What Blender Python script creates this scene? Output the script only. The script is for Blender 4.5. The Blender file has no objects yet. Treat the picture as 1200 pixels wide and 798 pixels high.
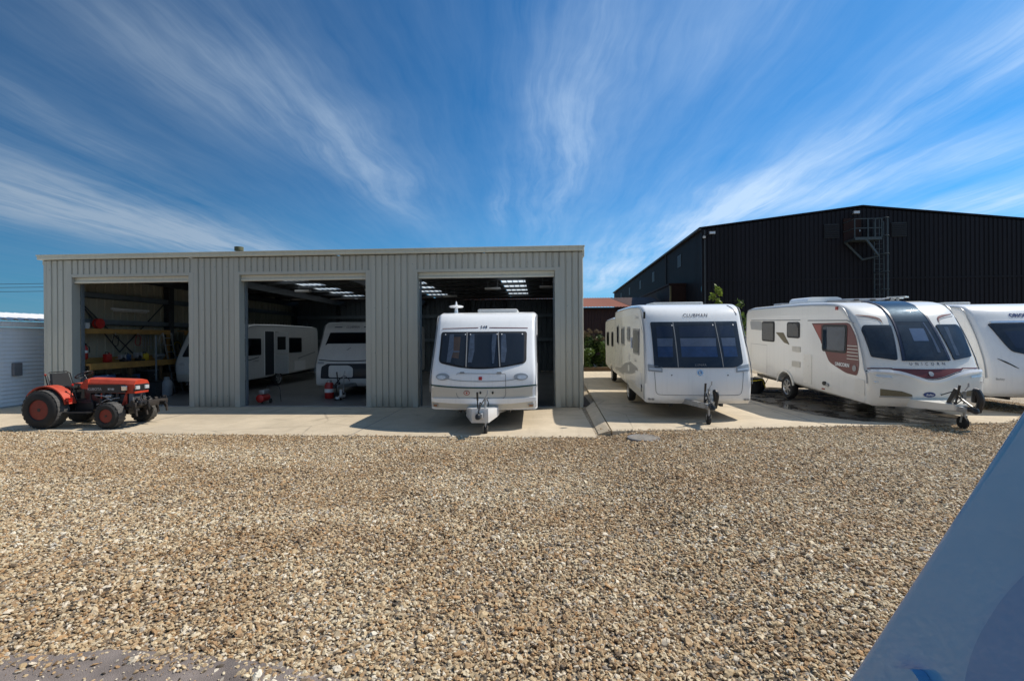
import bpy, bmesh, math, random
import numpy as np
from mathutils import Vector, Matrix
from mathutils.geometry import delaunay_2d_cdt
random.seed(7); RNG = np.random.default_rng(11)
scn = bpy.context.scene
COL = scn.collection
R = math.radians

# ------------------------------------------------------------------ materials
def new_mat(name):
    m = bpy.data.materials.new(name); m.use_nodes = True
    nt = m.node_tree; nt.nodes.clear()
    return m, nt
def N(nt, t, **kw):
    n = nt.nodes.new(t)
    for k, v in kw.items():
        if k in ('inp',):
            for a, b in v.items(): n.inputs[a].default_value = b
        else: setattr(n, k, v)
    return n
def L(nt, a, b): nt.links.new(a, b)
def mth(nt, op, a, b=None, c=None, clamp=False):
    n = nt.nodes.new('ShaderNodeMath'); n.operation = op; n.use_clamp = clamp
    for i, v in enumerate((a, b, c)):
        if v is None: continue
        if isinstance(v, (int, float)): n.inputs[i].default_value = v
        else: nt.links.new(v, n.inputs[i])
    return n.outputs[0]
def mixc(nt, fac, a, b, mode='MIX'):
    n = nt.nodes.new('ShaderNodeMix'); n.data_type = 'RGBA'; n.blend_type = mode
    for i, v in ((0, fac), (6, a), (7, b)):
        if isinstance(v, (int, float)): n.inputs[i].default_value = v
        elif isinstance(v, tuple): n.inputs[i].default_value = v if len(v) == 4 else v + (1,)
        else: nt.links.new(v, n.inputs[i])
    return n.outputs[2]
def ramp(nt, fac, stops, interp='LINEAR'):
    n = nt.nodes.new('ShaderNodeValToRGB'); cr = n.color_ramp; cr.interpolation = interp
    while len(cr.elements) < len(stops): cr.elements.new(0.5)
    for e, (p, c) in zip(cr.elements, stops):
        e.position = p; e.color = (c if len(c) == 4 else tuple(c) + (1,)) if isinstance(c, tuple) else (c, c, c, 1)
    nt.links.new(fac, n.inputs[0]); return n.outputs[0]
def noise(nt, vec, scale, detail=4, rough=.55, dist=0.0):
    n = nt.nodes.new('ShaderNodeTexNoise'); n.inputs['Scale'].default_value = scale
    n.inputs['Detail'].default_value = detail; n.inputs['Roughness'].default_value = rough
    n.inputs['Distortion'].default_value = dist
    if vec is not None: nt.links.new(vec, n.inputs['Vector'])
    return n.outputs[0]
def mapping(nt, vec, scale=(1, 1, 1), loc=(0, 0, 0), rot=(0, 0, 0)):
    n = nt.nodes.new('ShaderNodeMapping'); n.inputs['Scale'].default_value = scale
    n.inputs['Location'].default_value = loc; n.inputs['Rotation'].default_value = rot
    nt.links.new(vec, n.inputs['Vector']); return n.outputs[0]
def bump(nt, h, strength=.3, dist=.01):
    n = nt.nodes.new('ShaderNodeBump'); n.inputs['Strength'].default_value = strength
    n.inputs['Distance'].default_value = dist; nt.links.new(h, n.inputs['Height']); return n.outputs[0]
def objcoord(nt): return nt.nodes.new('ShaderNodeTexCoord').outputs['Object']
def principled(nt, color, rough=.5, metal=0., normal=None, coat=0., spec=.5, **kw):
    b = nt.nodes.new('ShaderNodeBsdfPrincipled')
    for k, v in (('Base Color', color), ('Roughness', rough), ('Metallic', metal), ('Coat Weight', coat), ('Specular IOR Level', spec)):
        if isinstance(v, tuple): b.inputs[k].default_value = v if len(v) == 4 else v + (1,)
        elif isinstance(v, (int, float)): b.inputs[k].default_value = v
        else: nt.links.new(v, b.inputs[k])
    if normal is not None: nt.links.new(normal, b.inputs['Normal'])
    o = nt.nodes.new('ShaderNodeOutputMaterial'); nt.links.new(b.outputs[0], o.inputs[0]); return b
def mat(name, col, rough=.5, metal=0., var=.12, scale=3., bmp=0., bscale=40., coat=0., spec=.5, streak=0., rvar=.1):
    """generic surface: colour mottled by noise, roughness broken up, optional vertical grime streaks and bump"""
    m, nt = new_mat(name); oc = objcoord(nt)
    n1 = noise(nt, oc, scale, 6, .6); n2 = noise(nt, oc, scale * 7, 3, .6)
    k = mth(nt, 'ADD', mth(nt, 'MULTIPLY', n1, .7), mth(nt, 'MULTIPLY', n2, .3))
    dark = tuple(c * (1 - var * 1.6) for c in col); lite = tuple(min(1, c * (1 + var)) for c in col)
    c = mixc(nt, ramp(nt, k, [(.3, 0.), (.7, 1.)]), dark, lite)
    if streak:
        s = noise(nt, mapping(nt, oc, (9, 9, .5)), 1.5, 5, .65)
        c = mixc(nt, mth(nt, 'MULTIPLY', ramp(nt, s, [(.5, 0.), (.75, 1.)]), streak), c, tuple(x * .45 for x in col))
    r = mth(nt, 'ADD', mth(nt, 'MULTIPLY', n2, rvar * 2), rough - rvar, clamp=True)
    nm = bump(nt, noise(nt, oc, bscale, 5, .6), bmp, .01) if bmp else None
    principled(nt, c, r, metal, nm, coat, spec); return m

M = {}
M['gelcoat'] = mat('white_gelcoat', (.86, .865, .865), .22, 0, .012, .6, coat=.35, rvar=.03)
def shell(name, col):
    m, nt = new_mat(name); oc = objcoord(nt); sp_ = N(nt, 'ShaderNodeSeparateXYZ'); L(nt, oc, sp_.inputs[0])
    s_ = noise(nt, mapping(nt, oc, (11, 11, .45)), 1.4, 6, .65); b = noise(nt, oc, .8, 4, .6); f = noise(nt, oc, 55, 3, .7)
    c = mixc(nt, mth(nt, 'MULTIPLY', ramp(nt, s_, [(.52, 0.), (.78, 1.)]), .22), col, tuple(x * .6 for x in col))
    d = mth(nt, 'SUBTRACT', mth(nt, 'ADD', .42, mth(nt, 'MULTIPLY', b, .35)), sp_.outputs[2]); c = mixc(nt, mth(nt, 'MULTIPLY', ramp(nt, d, [(0., 0.), (.3, 1.)]), .45), c, (.34, .29, .22))
    principled(nt, c, mth(nt, 'ADD', .16, mth(nt, 'MULTIPLY', b, .16)), 0, bump(nt, b, .05, .02), .35, .5); return m
M['gelcoat'] = shell('white_gelcoat', (.86, .865, .865))
M['gelcoat_warm'] = shell('warm_white_gelcoat', (.84, .82, .77))  # white shell; the warm cast stands for light bounced off the concrete
M['gelcoat_cream'] = mat('cream_gelcoat', (.80, .77, .70), .3, 0, .02, 1, coat=.2)
M['gelcoat_grey'] = mat('grey_beige_gelcoat', (.58, .55, .48), .35, 0, .03, 1, coat=.2)
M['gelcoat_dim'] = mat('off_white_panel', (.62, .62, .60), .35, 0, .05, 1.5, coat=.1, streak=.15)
M['black_rubber'] = mat('black_rubber', (.012, .012, .013), .55, 0, .2, 9)
M['dark_void'] = mat('dark_backing', (.016, .022, .032), .7, 0, .1, 3)
M['silver'] = mat('silver_film', (.36, .37, .38), .35, .3, .05, 4)
M['chrome'] = mat('bright_chrome', (.75, .76, .78), .12, 1, .03, 3)
M['galv'] = mat('galvanised_steel', (.42, .43, .44), .5, .75, .2, 14, bmp=.1)
M['black_paint'] = mat('black_paint', (.018, .018, .02), .4, 0, .2, 8)
M['black_plastic'] = mat('black_plastic', (.02, .02, .022), .45, 0, .15, 8)
M['tyre'] = mat('tyre_rubber', (.022, .021, .02), .8, 0, .3, 6, bmp=.3, bscale=60)
M['tyre_dusty'] = mat('dusty_tread_rubber', (.085, .082, .078), .9, 0, .3, 9, bmp=.5, bscale=50)
M['alloy'] = mat('alloy_wheel', (.55, .56, .57), .3, .8, .1, 6)
M['orange_paint'] = mat('orange_tractor_paint', (.50, .035, .010), .42, 0, .3, 7, coat=.15, streak=.6, bmp=.05)
def worn_paint(name, col):
    m, nt = new_mat(name); oc = objcoord(nt)
    a = noise(nt, oc, 5, 6, .65); b = noise(nt, oc, 26, 5, .7); g = N(nt, 'ShaderNodeNewGeometry'); up = N(nt, 'ShaderNodeSeparateXYZ'); L(nt, g.outputs['Normal'], up.inputs[0])
    c = mixc(nt, ramp(nt, a, [(.3, 0.), (.7, 1.)]), tuple(x * .75 for x in col), tuple(min(1, x * 1.15 + .01) for x in col))
    c = mixc(nt, mth(nt, 'MULTIPLY', ramp(nt, b, [(.58, 0.), (.70, 1.)]), .7), c, (.06, .03, .018))
    c = mixc(nt, mth(nt, 'MULTIPLY', mth(nt, 'MULTIPLY', up.outputs[2], a, None, True), .35), c, (.30, .17, .11))
    principled(nt, c, mth(nt, 'ADD', .35, mth(nt, 'MULTIPLY', b, .35)), 0, bump(nt, b, .08, .004)); return m
M['orange_paint'] = worn_paint('worn_orange_paint', (.50, .040, .012))
M['red_rim'] = mat('red_orange_wheel_paint', (.22, .022, .010), .5, 0, .2, 8)
M['red_paint'] = mat('red_paint', (.45, .02, .015), .35, 0, .12, 6, coat=.2)
M['burgundy'] = mat('burgundy_film', (.13, .02, .018), .35, 0, .06, 4)
M['rust_red_film'] = mat('red_film', (.30, .05, .035), .35, 0, .06, 4)
M['navy'] = mat('navy_film', (.02, .03, .07), .35, 0, .05, 4)
M['green_film'] = mat('dark_green_film', (.012, .06, .045), .35, 0, .05, 4)
M['grey_film'] = mat('grey_film', (.28, .28, .28), .35, 0, .05, 4)
M['line_grey'] = mat('shadow_gap_grey', (.16, .16, .17), .6, 0, .1, 4)
M['bronze_mesh'] = mat('bronze_vent_mesh', (.18, .15, .09), .5, .2, .2, 60)
M['badge_blue'] = mat('blue_badge', (.01, .035, .16), .3, 0, .05, 3)
M['white_film'] = mat('white_film', (.75, .75, .74), .4, 0, .03, 3)
M['lens_clear'] = mat('clear_lamp_lens', (.70, .72, .74), .12, .3, .1, 20)
M['lens_red'] = mat('red_lamp_lens', (.35, .015, .01), .15, 0, .1, 20)
M['lens_white'] = mat('polished_white', (.85, .85, .86), .08, 0, .01, 1, coat=1.)
M['curtain'] = mat('grey_curtain', (.30, .30, .33), .9, 0, .3, 12)
M['blind'] = mat('pale_blind', (.34, .34, .40), .7, 0, .2, 3)
M['blind_blue'] = mat('blue_blind', (.05, .13, .30), .7, 0, .3, 2)
M['woodgrain'] = mat('cabinet_wood', (.30, .13, .05), .5, 0, .2, 8)
M['slate'] = mat('slate_blue_glass', (.075, .105, .12), .4, 0, .1, 2)
M['dim_interior'] = mat('dim_grey_interior', (.05, .065, .08), .7, 0, .5, 2)
M['blue_grey'] = mat('silver_blue_badge', (.22, .32, .48), .3, .3, .05, 3)
M['paper'] = mat('paper_notice', (.45, .50, .62), .8, 0, .05, 10)
M['beige_skin'] = mat('beige_panel', (.62, .58, .50), .4, 0, .04, 2, streak=.1)
def glass_mat(name, tint, rmin=.1, rough=.03):
    m, nt = new_mat(name)
    t = N(nt, 'ShaderNodeBsdfTransparent'); t.inputs[0].default_value = tint + (1,)
    g = N(nt, 'ShaderNodeBsdfGlossy'); g.inputs[0].default_value = (.9, .93, 1, 1); g.inputs['Roughness'].default_value = rough
    fr = N(nt, 'ShaderNodeFresnel'); fr.inputs[0].default_value = 1.5
    fac = mth(nt, 'ADD', mth(nt, 'MULTIPLY', fr.outputs[0], .6), rmin, clamp=True)
    x = N(nt, 'ShaderNodeMixShader'); L(nt, fac, x.inputs[0]); L(nt, t.outputs[0], x.inputs[1]); L(nt, g.outputs[0], x.inputs[2])
    o = N(nt, 'ShaderNodeOutputMaterial'); L(nt, x.outputs[0], o.inputs[0]); return m
M['glass'] = glass_mat('tinted_glass', (.62, .70, .78), .03)
M['glass_dark'] = glass_mat('dark_tinted_glass', (.3, .34, .4), .03)

def cladding(name, col, rough=.45, metal=.15, streak=.15, var=.05):
    return mat(name, col, rough, metal, var, .5, streak=streak, bmp=.03, bscale=6)
M['clad'] = cladding('grey_green_steel_cladding', (.37, .375, .33), .5, .0, .22)
M['clad'] = None
M['trim'] = cladding('grey_steel_trim', (.43, .425, .37), .45, .0, .12)
M['eave'] = cladding('pale_eaves_trim', (.56, .55, .45), .45, .0, .25)
M['roller'] = cladding('pale_roller_door', (.62, .60, .50), .5, .0, .2)
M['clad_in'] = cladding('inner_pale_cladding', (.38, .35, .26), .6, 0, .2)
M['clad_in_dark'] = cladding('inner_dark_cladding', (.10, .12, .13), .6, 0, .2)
M['steel_dark'] = mat('dark_steel_frame', (.045, .05, .055), .55, .1, .2, 4)
M['steel_blue'] = mat('blue_grey_steel_rail', (.16, .19, .21), .5, .2, .15, 4)
M['clad_black'] = mat('black_steel_cladding', (.0075, .0075, .010), .65, 0, .15, .5, spec=.22, streak=.2)
M['clad_brown'] = mat('dark_brown_cladding', (.028, .013, .011), .7, 0, .15, .5, spec=.2, streak=.2)
M['roof_red'] = cladding('red_brown_roof', (.30, .105, .055), .65, 0, .3, .12)
M['barn_wall'] = cladding('maroon_corrugated_wall', (.05, .018, .015), .65, 0, .3, .15)
M['shed_white'] = cladding('white_ribbed_wall', (.74, .77, .80), .5, 0, .12)
M['shed_roof'] = cladding('white_fibre_roof', (.78, .78, .78), .6, 0, .25, .1)
M['timber'] = mat('yellow_timber', (.42, .23, .06), .7, 0, .25, 3, streak=.3, bmp=.1, bscale=20)
M['timber_dark'] = mat('brown_board', (.11, .065, .03), .75, 0, .3, 4)
M['blue_paint'] = mat('blue_box_paint', (.03, .08, .18), .5, 0, .2, 5)
M['grey_bottle'] = mat('grey_gas_bottle', (.28, .30, .32), .45, 0, .15, 6)
M['yellow'] = mat('yellow_plastic', (.65, .48, .03), .5, 0, .1, 6)
M['soil'] = mat('dark_soil', (.10, .075, .055), .95, 0, .5, 25, bmp=.8, bscale=60)
M['cable'] = mat('black_cable', (.02, .02, .022), .6, 0, .1, 3)
M['bark'] = mat('grey_brown_bark', (.10, .075, .05), .9, 0, .3, 12, bmp=.5)
M['lamp_white'] = mat('white_lamp_case', (.6, .6, .58), .5, 0, .1, 5)

def sheeted(name, col, axis=0, width=1.0, base=True, amp=.10, rough=.45, spec=.5):
    """profiled sheeting: each sheet a shade of its own, lap lines, splash dirt low down, faint rain marks"""
    m, nt = new_mat(name); oc = objcoord(nt); sp_ = N(nt, 'ShaderNodeSeparateXYZ'); L(nt, oc, sp_.inputs[0])
    a = mth(nt, 'DIVIDE', sp_.outputs[axis], width); idx = mth(nt, 'FLOOR', a); wn = N(nt, 'ShaderNodeTexWhiteNoise', noise_dimensions='1D'); L(nt, idx, wn.inputs['W'])
    k = mth(nt, 'ADD', 1. - amp / 2, mth(nt, 'MULTIPLY', wn.outputs['Value'], amp))
    cc = N(nt, 'ShaderNodeCombineColor'); [L(nt, k, cc.inputs[i]) for i in range(3)]
    c = mixc(nt, 1., col, cc.outputs[0], 'MULTIPLY')
    s_ = noise(nt, mapping(nt, oc, (5, 5, .35)), 1.5, 6, .65)
    c = mixc(nt, mth(nt, 'MULTIPLY', ramp(nt, s_, [(.48, 0.), (.75, 1.)]), .28), c, tuple(x * .55 for x in col))
    big = noise(nt, oc, .35, 4, .6); c = mixc(nt, mth(nt, 'MULTIPLY', ramp(nt, big, [(.35, 0.), (.7, 1.)]), .18), c, tuple(min(1, x * 1.35) for x in col))
    if base:
        n_ = noise(nt, mapping(nt, oc, (2.5, 2.5, 1)), 2., 5, .6)
        d = mth(nt, 'SUBTRACT', mth(nt, 'ADD', .18, mth(nt, 'MULTIPLY', n_, .45)), sp_.outputs[2]); c = mixc(nt, mth(nt, 'MULTIPLY', ramp(nt, d, [(0., 0.), (.35, 1.)]), .6), c, (.22, .19, .14))
    fr = mth(nt, 'FRACT', a); c = mixc(nt, mth(nt, 'MULTIPLY', ramp(nt, fr, [(0., 1.), (.012, 0.)]), .45), c, tuple(x * .4 for x in col))
    principled(nt, c, rough, 0, bump(nt, noise(nt, oc, 1.6, 3, .5), .12, .02), 0, spec); return m
def rooflight_mat():
    m, nt = new_mat('translucent_rooflight')
    a = N(nt, 'ShaderNodeBsdfTranslucent'); a.inputs[0].default_value = (.75, .82, .85, 1)
    b = N(nt, 'ShaderNodeBsdfDiffuse'); b.inputs[0].default_value = (.5, .55, .55, 1)
    x = N(nt, 'ShaderNodeMixShader'); x.inputs[0].default_value = .25
    L(nt, a.outputs[0], x.inputs[1]); L(nt, b.outputs[0], x.inputs[2])
    o = N(nt, 'ShaderNodeOutputMaterial'); L(nt, x.outputs[0], o.inputs[0]); return m
M['rooflight'] = rooflight_mat()
M['clad'] = sheeted('grey_green_steel_cladding', (.42, .415, .36)); M['clad_black'] = sheeted('black_steel_cladding', (.0085, .008, .0115), amp=.5, rough=.6, spec=.22, base=False)

def concrete(name, col, wet=False):
    m, nt = new_mat(name); oc = objcoord(nt)
    big = noise(nt, oc, .45, 5, .6, .4); mid = noise(nt, oc, 2.6, 6, .65); fine = noise(nt, oc, 90, 3, .7)
    st = noise(nt, mapping(nt, oc, (.6, 7, 1)), 1.2, 5, .6)
    c = mixc(nt, ramp(nt, big, [(.35, 0.), (.68, 1.)]), tuple(x * .80 for x in col), tuple(x * 1.10 for x in col))
    c = mixc(nt, mth(nt, 'MULTIPLY', ramp(nt, mid, [(.42, 0.), (.7, 1.)]), .35), c, (col[0] * .62, col[1] * .60, col[2] * .55))
    c = mixc(nt, mth(nt, 'MULTIPLY', ramp(nt, st, [(.5, 0.), (.72, 1.)]), .30), c, tuple(x * 1.22 for x in col))
    c = mixc(nt, mth(nt, 'MULTIPLY', ramp(nt, fine, [(.35, 1.), (.5, 0.)]), .3), c, tuple(x * .5 for x in col))
    oil = noise(nt, oc, 1.1, 3, .5, .8); c = mixc(nt, mth(nt, 'MULTIPLY', ramp(nt, oil, [(.64, 0.), (.72, 1.)]), .45), c, tuple(x * .42 for x in col))
    tr = noise(nt, mapping(nt, oc, (3.2, .35, 1), (3, 1, 0), (0, 0, .12)), 1.4, 5, .6); c = mixc(nt, mth(nt, 'MULTIPLY', ramp(nt, tr, [(.55, 0.), (.68, 1.)]), .22), c, tuple(x * .5 for x in col))
    v = N(nt, 'ShaderNodeTexVoronoi', feature='DISTANCE_TO_EDGE'); v.inputs['Scale'].default_value = .33; L(nt, mapping(nt, oc, (1, 1, 1), (4.2, 1.3, 0)), v.inputs['Vector'])
    ck = mth(nt, 'ADD', v.outputs['Distance'], mth(nt, 'MULTIPLY', mid, .02)); c = mixc(nt, mth(nt, 'MULTIPLY', ramp(nt, ck, [(.010, 1.), (.0145, 0.)]), .5), c, (.12, .10, .08))
    h = mth(nt, 'ADD', mth(nt, 'MULTIPLY', fine, .6), mid)
    principled(nt, c, .88 if not wet else .12, 0, bump(nt, h, .25 if not wet else .04, .01)); return m
M['concrete'] = concrete('pale_concrete', (.56, .47, .345))
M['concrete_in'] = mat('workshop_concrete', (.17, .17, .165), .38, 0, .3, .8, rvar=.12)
def wet_mat():
    m, nt = new_mat('wet_concrete'); oc = objcoord(nt)
    a = noise(nt, oc, 1.3, 6, .65, .6); b = noise(nt, oc, 6, 5, .6)
    c = mixc(nt, ramp(nt, a, [(.38, 0.), (.62, 1.)]), (.06, .053, .043), (.24, .205, .16))
    r = ramp(nt, a, [(.42, .06), (.62, .6)])
    principled(nt, c, r, 0, bump(nt, b, .08, .01)); return m
M['wet'] = wet_mat()
def tarmac_mat():
    m, nt = new_mat('worn_tarmac'); oc = objcoord(nt)
    a = noise(nt, oc, 3, 6, .6); f = noise(nt, oc, 160, 3, .7)
    c = mixc(nt, ramp(nt, a, [(.3, 0.), (.7, 1.)]), (.14, .115, .105), (.34, .28, .25))
    c = mixc(nt, ramp(nt, f, [(.5, 0.), (.68, .6)]), c, (.30, .26, .22))
    principled(nt, c, .9, 0, bump(nt, mth(nt, 'ADD', f, a), .9, .012)); return m
M['tarmac'] = tarmac_mat()
STONES = [(0., (.55, .40, .23)), (.14, (.65, .51, .31)), (.28, (.32, .215, .12)), (.36, (.75, .65, .46)), (.52, (.17, .125, .08)),
          (.58, (.54, .43, .28)), (.71, (.44, .28, .14)), (.78, (.86, .79, .65)), (.87, (.09, .075, .06)), (.91, (.58, .36, .17)), (.96, (.38, .35, .31))]
def gravel_base():
    m, nt = new_mat('gravel_bed'); oc = objcoord(nt)
    v = N(nt, 'ShaderNodeTexVoronoi'); v.inputs['Scale'].default_value = 38; L(nt, oc, v.inputs['Vector'])
    sep = N(nt, 'ShaderNodeSeparateColor'); L(nt, v.outputs['Color'], sep.inputs[0])
    c = ramp(nt, sep.outputs[0], STONES, 'CONSTANT')
    c = mixc(nt, ramp(nt, v.outputs['Distance'], [(.25, 0.), (.62, .8)]), c, (.06, .045, .032))
    big = noise(nt, oc, .6, 4, .6)
    c = mixc(nt, .35, c, ramp(nt, big, [(.3, (.2, .15, .1)), (.7, (.42, .36, .28))]))
    h = mth(nt, 'SUBTRACT', 1., v.outputs['Distance'])
    principled(nt, c, .85, 0, bump(nt, h, .9, .012)); return m
M['gravel_bed'] = gravel_base()
def stone_mat():
    m, nt = new_mat('flint_stone')
    oi = N(nt, 'ShaderNodeObjectInfo')
    c = ramp(nt, oi.outputs['Random'], STONES, 'CONSTANT')
    oc = objcoord(nt); geo = N(nt, 'ShaderNodeNewGeometry')
    n1 = noise(nt, mapping(nt, geo.outputs['Position'], (1, 1, 1)), 140, 3, .6)
    c = mixc(nt, mth(nt, 'MULTIPLY', n1, .45), c, (.20, .15, .10))
    # patches of darker, browner and of paler stone across the yard
    big = noise(nt, mapping(nt, geo.outputs['Position'], (.35, 1.1, 1)), .8, 5, .65, .5)
    c = mixc(nt, mth(nt, 'MULTIPLY', ramp(nt, big, [(.42, 0.), (.66, 1.)]), .38), c, (.16, .115, .075), 'MULTIPLY') if False else \
        mixc(nt, ramp(nt, big, [(.40, 0.), (.62, .8)]), c, mixc(nt, 1., c, (.74, .64, .54), 'MULTIPLY'))
    principled(nt, c, .7, 0, None, 0, .35); return m
M['stone'] = stone_mat()
def leaf_mat(name, c0, c1):
    m, nt = new_mat(name); geo = N(nt, 'ShaderNodeNewGeometry')
    n1 = noise(nt, geo.outputs['Position'], 3.1, 3, .6)
    rv = geo.outputs['Random Per Island']
    c = mixc(nt, mth(nt, 'ADD', mth(nt, 'MULTIPLY', n1, .6), mth(nt, 'MULTIPLY', rv, .4)), c0, c1)
    d = N(nt, 'ShaderNodeBsdfPrincipled'); L(nt, c, d.inputs[0]); d.inputs['Roughness'].default_value = .55
    t = N(nt, 'ShaderNodeBsdfTranslucent'); L(nt, c, t.inputs[0])
    x = N(nt, 'ShaderNodeMixShader'); x.inputs[0].default_value = .35
    L(nt, d.outputs[0], x.inputs[1]); L(nt, t.outputs[0], x.inputs[2])
    o = N(nt, 'ShaderNodeOutputMaterial'); L(nt, x.outputs[0], o.inputs[0]); return m
M['leaf'] = leaf_mat('green_leaves', (.03, .07, .012), (.14, .21, .04))
M['leaf_dark'] = leaf_mat('dark_green_leaves', (.02, .045, .012), (.08, .13, .03))
M['leaf_lime'] = leaf_mat('lime_leaves', (.10, .16, .02), (.26, .33, .05))
M['leaf_dry'] = leaf_mat('dry_seed_heads', (.09, .06, .035), (.2, .15, .08))

# ------------------------------------------------------------------ mesh builder
def lerp(a, b, t): return a + (b - a) * t
class MB:
    def __init__(s): s.v = []; s.f = []
    def add(s, vs, fs):
        o = len(s.v); s.v += [tuple(v) for v in vs]; s.f += [tuple(i + o for i in f) for f in fs]; return s
    def box(s, x0, x1, y0, y1, z0, z1, bev=0.):
        b = min(bev, abs(x1 - x0) * .45, abs(y1 - y0) * .45, abs(z1 - z0) * .45)
        if b <= 0:
            vs = [(x, y, z) for x in (x0, x1) for y in (y0, y1) for z in (z0, z1)]
            return s.add(vs, [(0, 1, 3, 2), (4, 6, 7, 5), (0, 4, 5, 1), (2, 3, 7, 6), (0, 2, 6, 4), (1, 5, 7, 3)])
        bm = bmesh.new(); bmesh.ops.create_cube(bm, size=1)
        for v in bm.verts: v.co = ((x0 + x1) / 2 + v.co.x * (x1 - x0), (y0 + y1) / 2 + v.co.y * (y1 - y0), (z0 + z1) / 2 + v.co.z * (z1 - z0))
        bmesh.ops.bevel(bm, geom=list(bm.edges), offset=b, segments=2, affect='EDGES', profile=.5)
        bm.verts.index_update(); s.add([v.co[:] for v in bm.verts], [[v.index for v in f.verts] for f in bm.faces]); bm.free(); return s
    def bar(s, p0, p1, w, h, up=(0, 0, 1)):
        p0 = Vector(p0); p1 = Vector(p1); d = (p1 - p0).normalized(); u = Vector(up)
        if abs(d.dot(u)) > .98: u = Vector((0, 1, 0))
        r = d.cross(u).normalized(); u = r.cross(d).normalized(); vs = []
        for p in (p0, p1):
            for a, b in ((-1, -1), (1, -1), (1, 1), (-1, 1)): vs.append(p + r * (a * w / 2) + u * (b * h / 2))
        return s.add(vs, [(3, 2, 1, 0), (4, 5, 6, 7), (0, 1, 5, 4), (1, 2, 6, 5), (2, 3, 7, 6), (3, 0, 4, 7)])
    def cyl(s, p0, p1, r0, r1=None, n=16, cap=True):
        r1 = r0 if r1 is None else r1
        p0 = Vector(p0); p1 = Vector(p1); d = (p1 - p0).normalized()
        a = d.orthogonal().normalized(); b = d.cross(a); vs = []
        for p, r in ((p0, r0), (p1, r1)):
            for i in range(n):
                t = 2 * math.pi * i / n; vs.append(p + a * (math.cos(t) * r) + b * (math.sin(t) * r))
        fs = [(i, (i + 1) % n, n + (i + 1) % n, n + i) for i in range(n)]
        if cap: fs += [tuple(range(n - 1, -1, -1)), tuple(range(n, 2 * n))]
        return s.add(vs, fs)
    def tube(s, path, r, n=8):
        P = [Vector(p) for p in path]; vs = []; prev = None
        for i, p in enumerate(P):
            d = ((P[min(i + 1, len(P) - 1)] - P[max(i - 1, 0)])).normalized()
            a = d.orthogonal().normalized() if prev is None else (prev - d * prev.dot(d)).normalized()
            prev = a; b = d.cross(a); rr = r[i] if isinstance(r, (list, tuple)) else r
            for k in range(n):
                t = 2 * math.pi * k / n; vs.append(p + a * (math.cos(t) * rr) + b * (math.sin(t) * rr))
        fs = [(i * n + k, i * n + (k + 1) % n, (i + 1) * n + (k + 1) % n, (i + 1) * n + k) for i in range(len(P) - 1) for k in range(n)]
        fs += [tuple(range(n - 1, -1, -1)), tuple(range((len(P) - 1) * n, len(P) * n))]
        return s.add(vs, fs)
    def lathe(s, c, axis, prof, n=32, cap=True):
        """prof: (distance along axis, radius)"""
        c = Vector(c); d = Vector(axis).normalized(); a = d.orthogonal().normalized(); b = d.cross(a); vs = []
        for h, r in prof:
            for k in range(n):
                t = 2 * math.pi * k / n; vs.append(c + d * h + a * (math.cos(t) * r) + b * (math.sin(t) * r))
        m = len(prof)
        fs = [(i * n + k, i * n + (k + 1) % n, (i + 1) * n + (k + 1) % n, (i + 1) * n + k) for i in range(m - 1) for k in range(n)]
        if cap and prof[0][1] > 1e-4: fs.append(tuple(range(n - 1, -1, -1)))
        if cap and prof[-1][1] > 1e-4: fs.append(tuple(range((m - 1) * n, m * n)))
        return s.add(vs, fs)
    def prism(s, pts, y0, y1, ax='y'):
        """extrude a polygon of (a,b): ax y -> (a,y,b); ax x -> (y,a,b); ax z -> (a,b,y)"""
        f = {'y': lambda a, b, h: (a, h, b), 'x': lambda a, b, h: (h, a, b), 'z': lambda a, b, h: (a, b, h)}[ax]; n = len(pts)
        vs = [f(a, b, y0) for a, b in pts] + [f(a, b, y1) for a, b in pts]
        return s.add(vs, [tuple(range(n - 1, -1, -1)), tuple(range(n, 2 * n))] + [(i, (i + 1) % n, n + (i + 1) % n, n + i) for i in range(n)])
    def corr(s, a0, a1, b0, b1, pitch=.19, depth=.028, groove=.04, bev=.012, f=None):
        """profiled sheet: runs along a, ribs along b; b0/b1 numbers or functions of a; f(a,b,d) -> point"""
        B0 = b0 if callable(b0) else (lambda a: b0); B1 = b1 if callable(b1) else (lambda a: b1)
        pts = []; a = a0
        while a < a1 - 1e-6:
            for da, d in ((0, 0), (pitch - groove - 2 * bev, 0), (pitch - groove - bev, 1), (pitch - bev, 1)):
                if a + da < a1: pts.append((a + da, d * depth))
            a += pitch
        pts.append((a1, pts[-1][1]))
        vs = []
        for a, d in pts: vs += [f(a, B0(a), d), f(a, B1(a), d)]
        return s.add(vs, [(2 * i, 2 * i + 2, 2 * i + 3, 2 * i + 1) for i in range(len(pts) - 1)])
    def build(s, name, m, parent=None, smooth=0, origin=None, fixn=True):
        me = bpy.data.meshes.new(name)
        vs = s.v
        if origin is not None: vs = [(x - origin[0], y - origin[1], z - origin[2]) for x, y, z in vs]
        me.from_pydata(vs, [], s.f); me.materials.append(m)
        if fixn:
            bm = bmesh.new(); bm.from_mesh(me); bmesh.ops.recalc_face_normals(bm, faces=bm.faces); bm.to_mesh(me); bm.free()
        if smooth:
            me.shade_smooth(); me.set_sharp_from_angle(angle=R(smooth))
        me.update(); o = bpy.data.objects.new(name, me); COL.objects.link(o)
        if parent is not None: o.parent = parent
        return o

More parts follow.
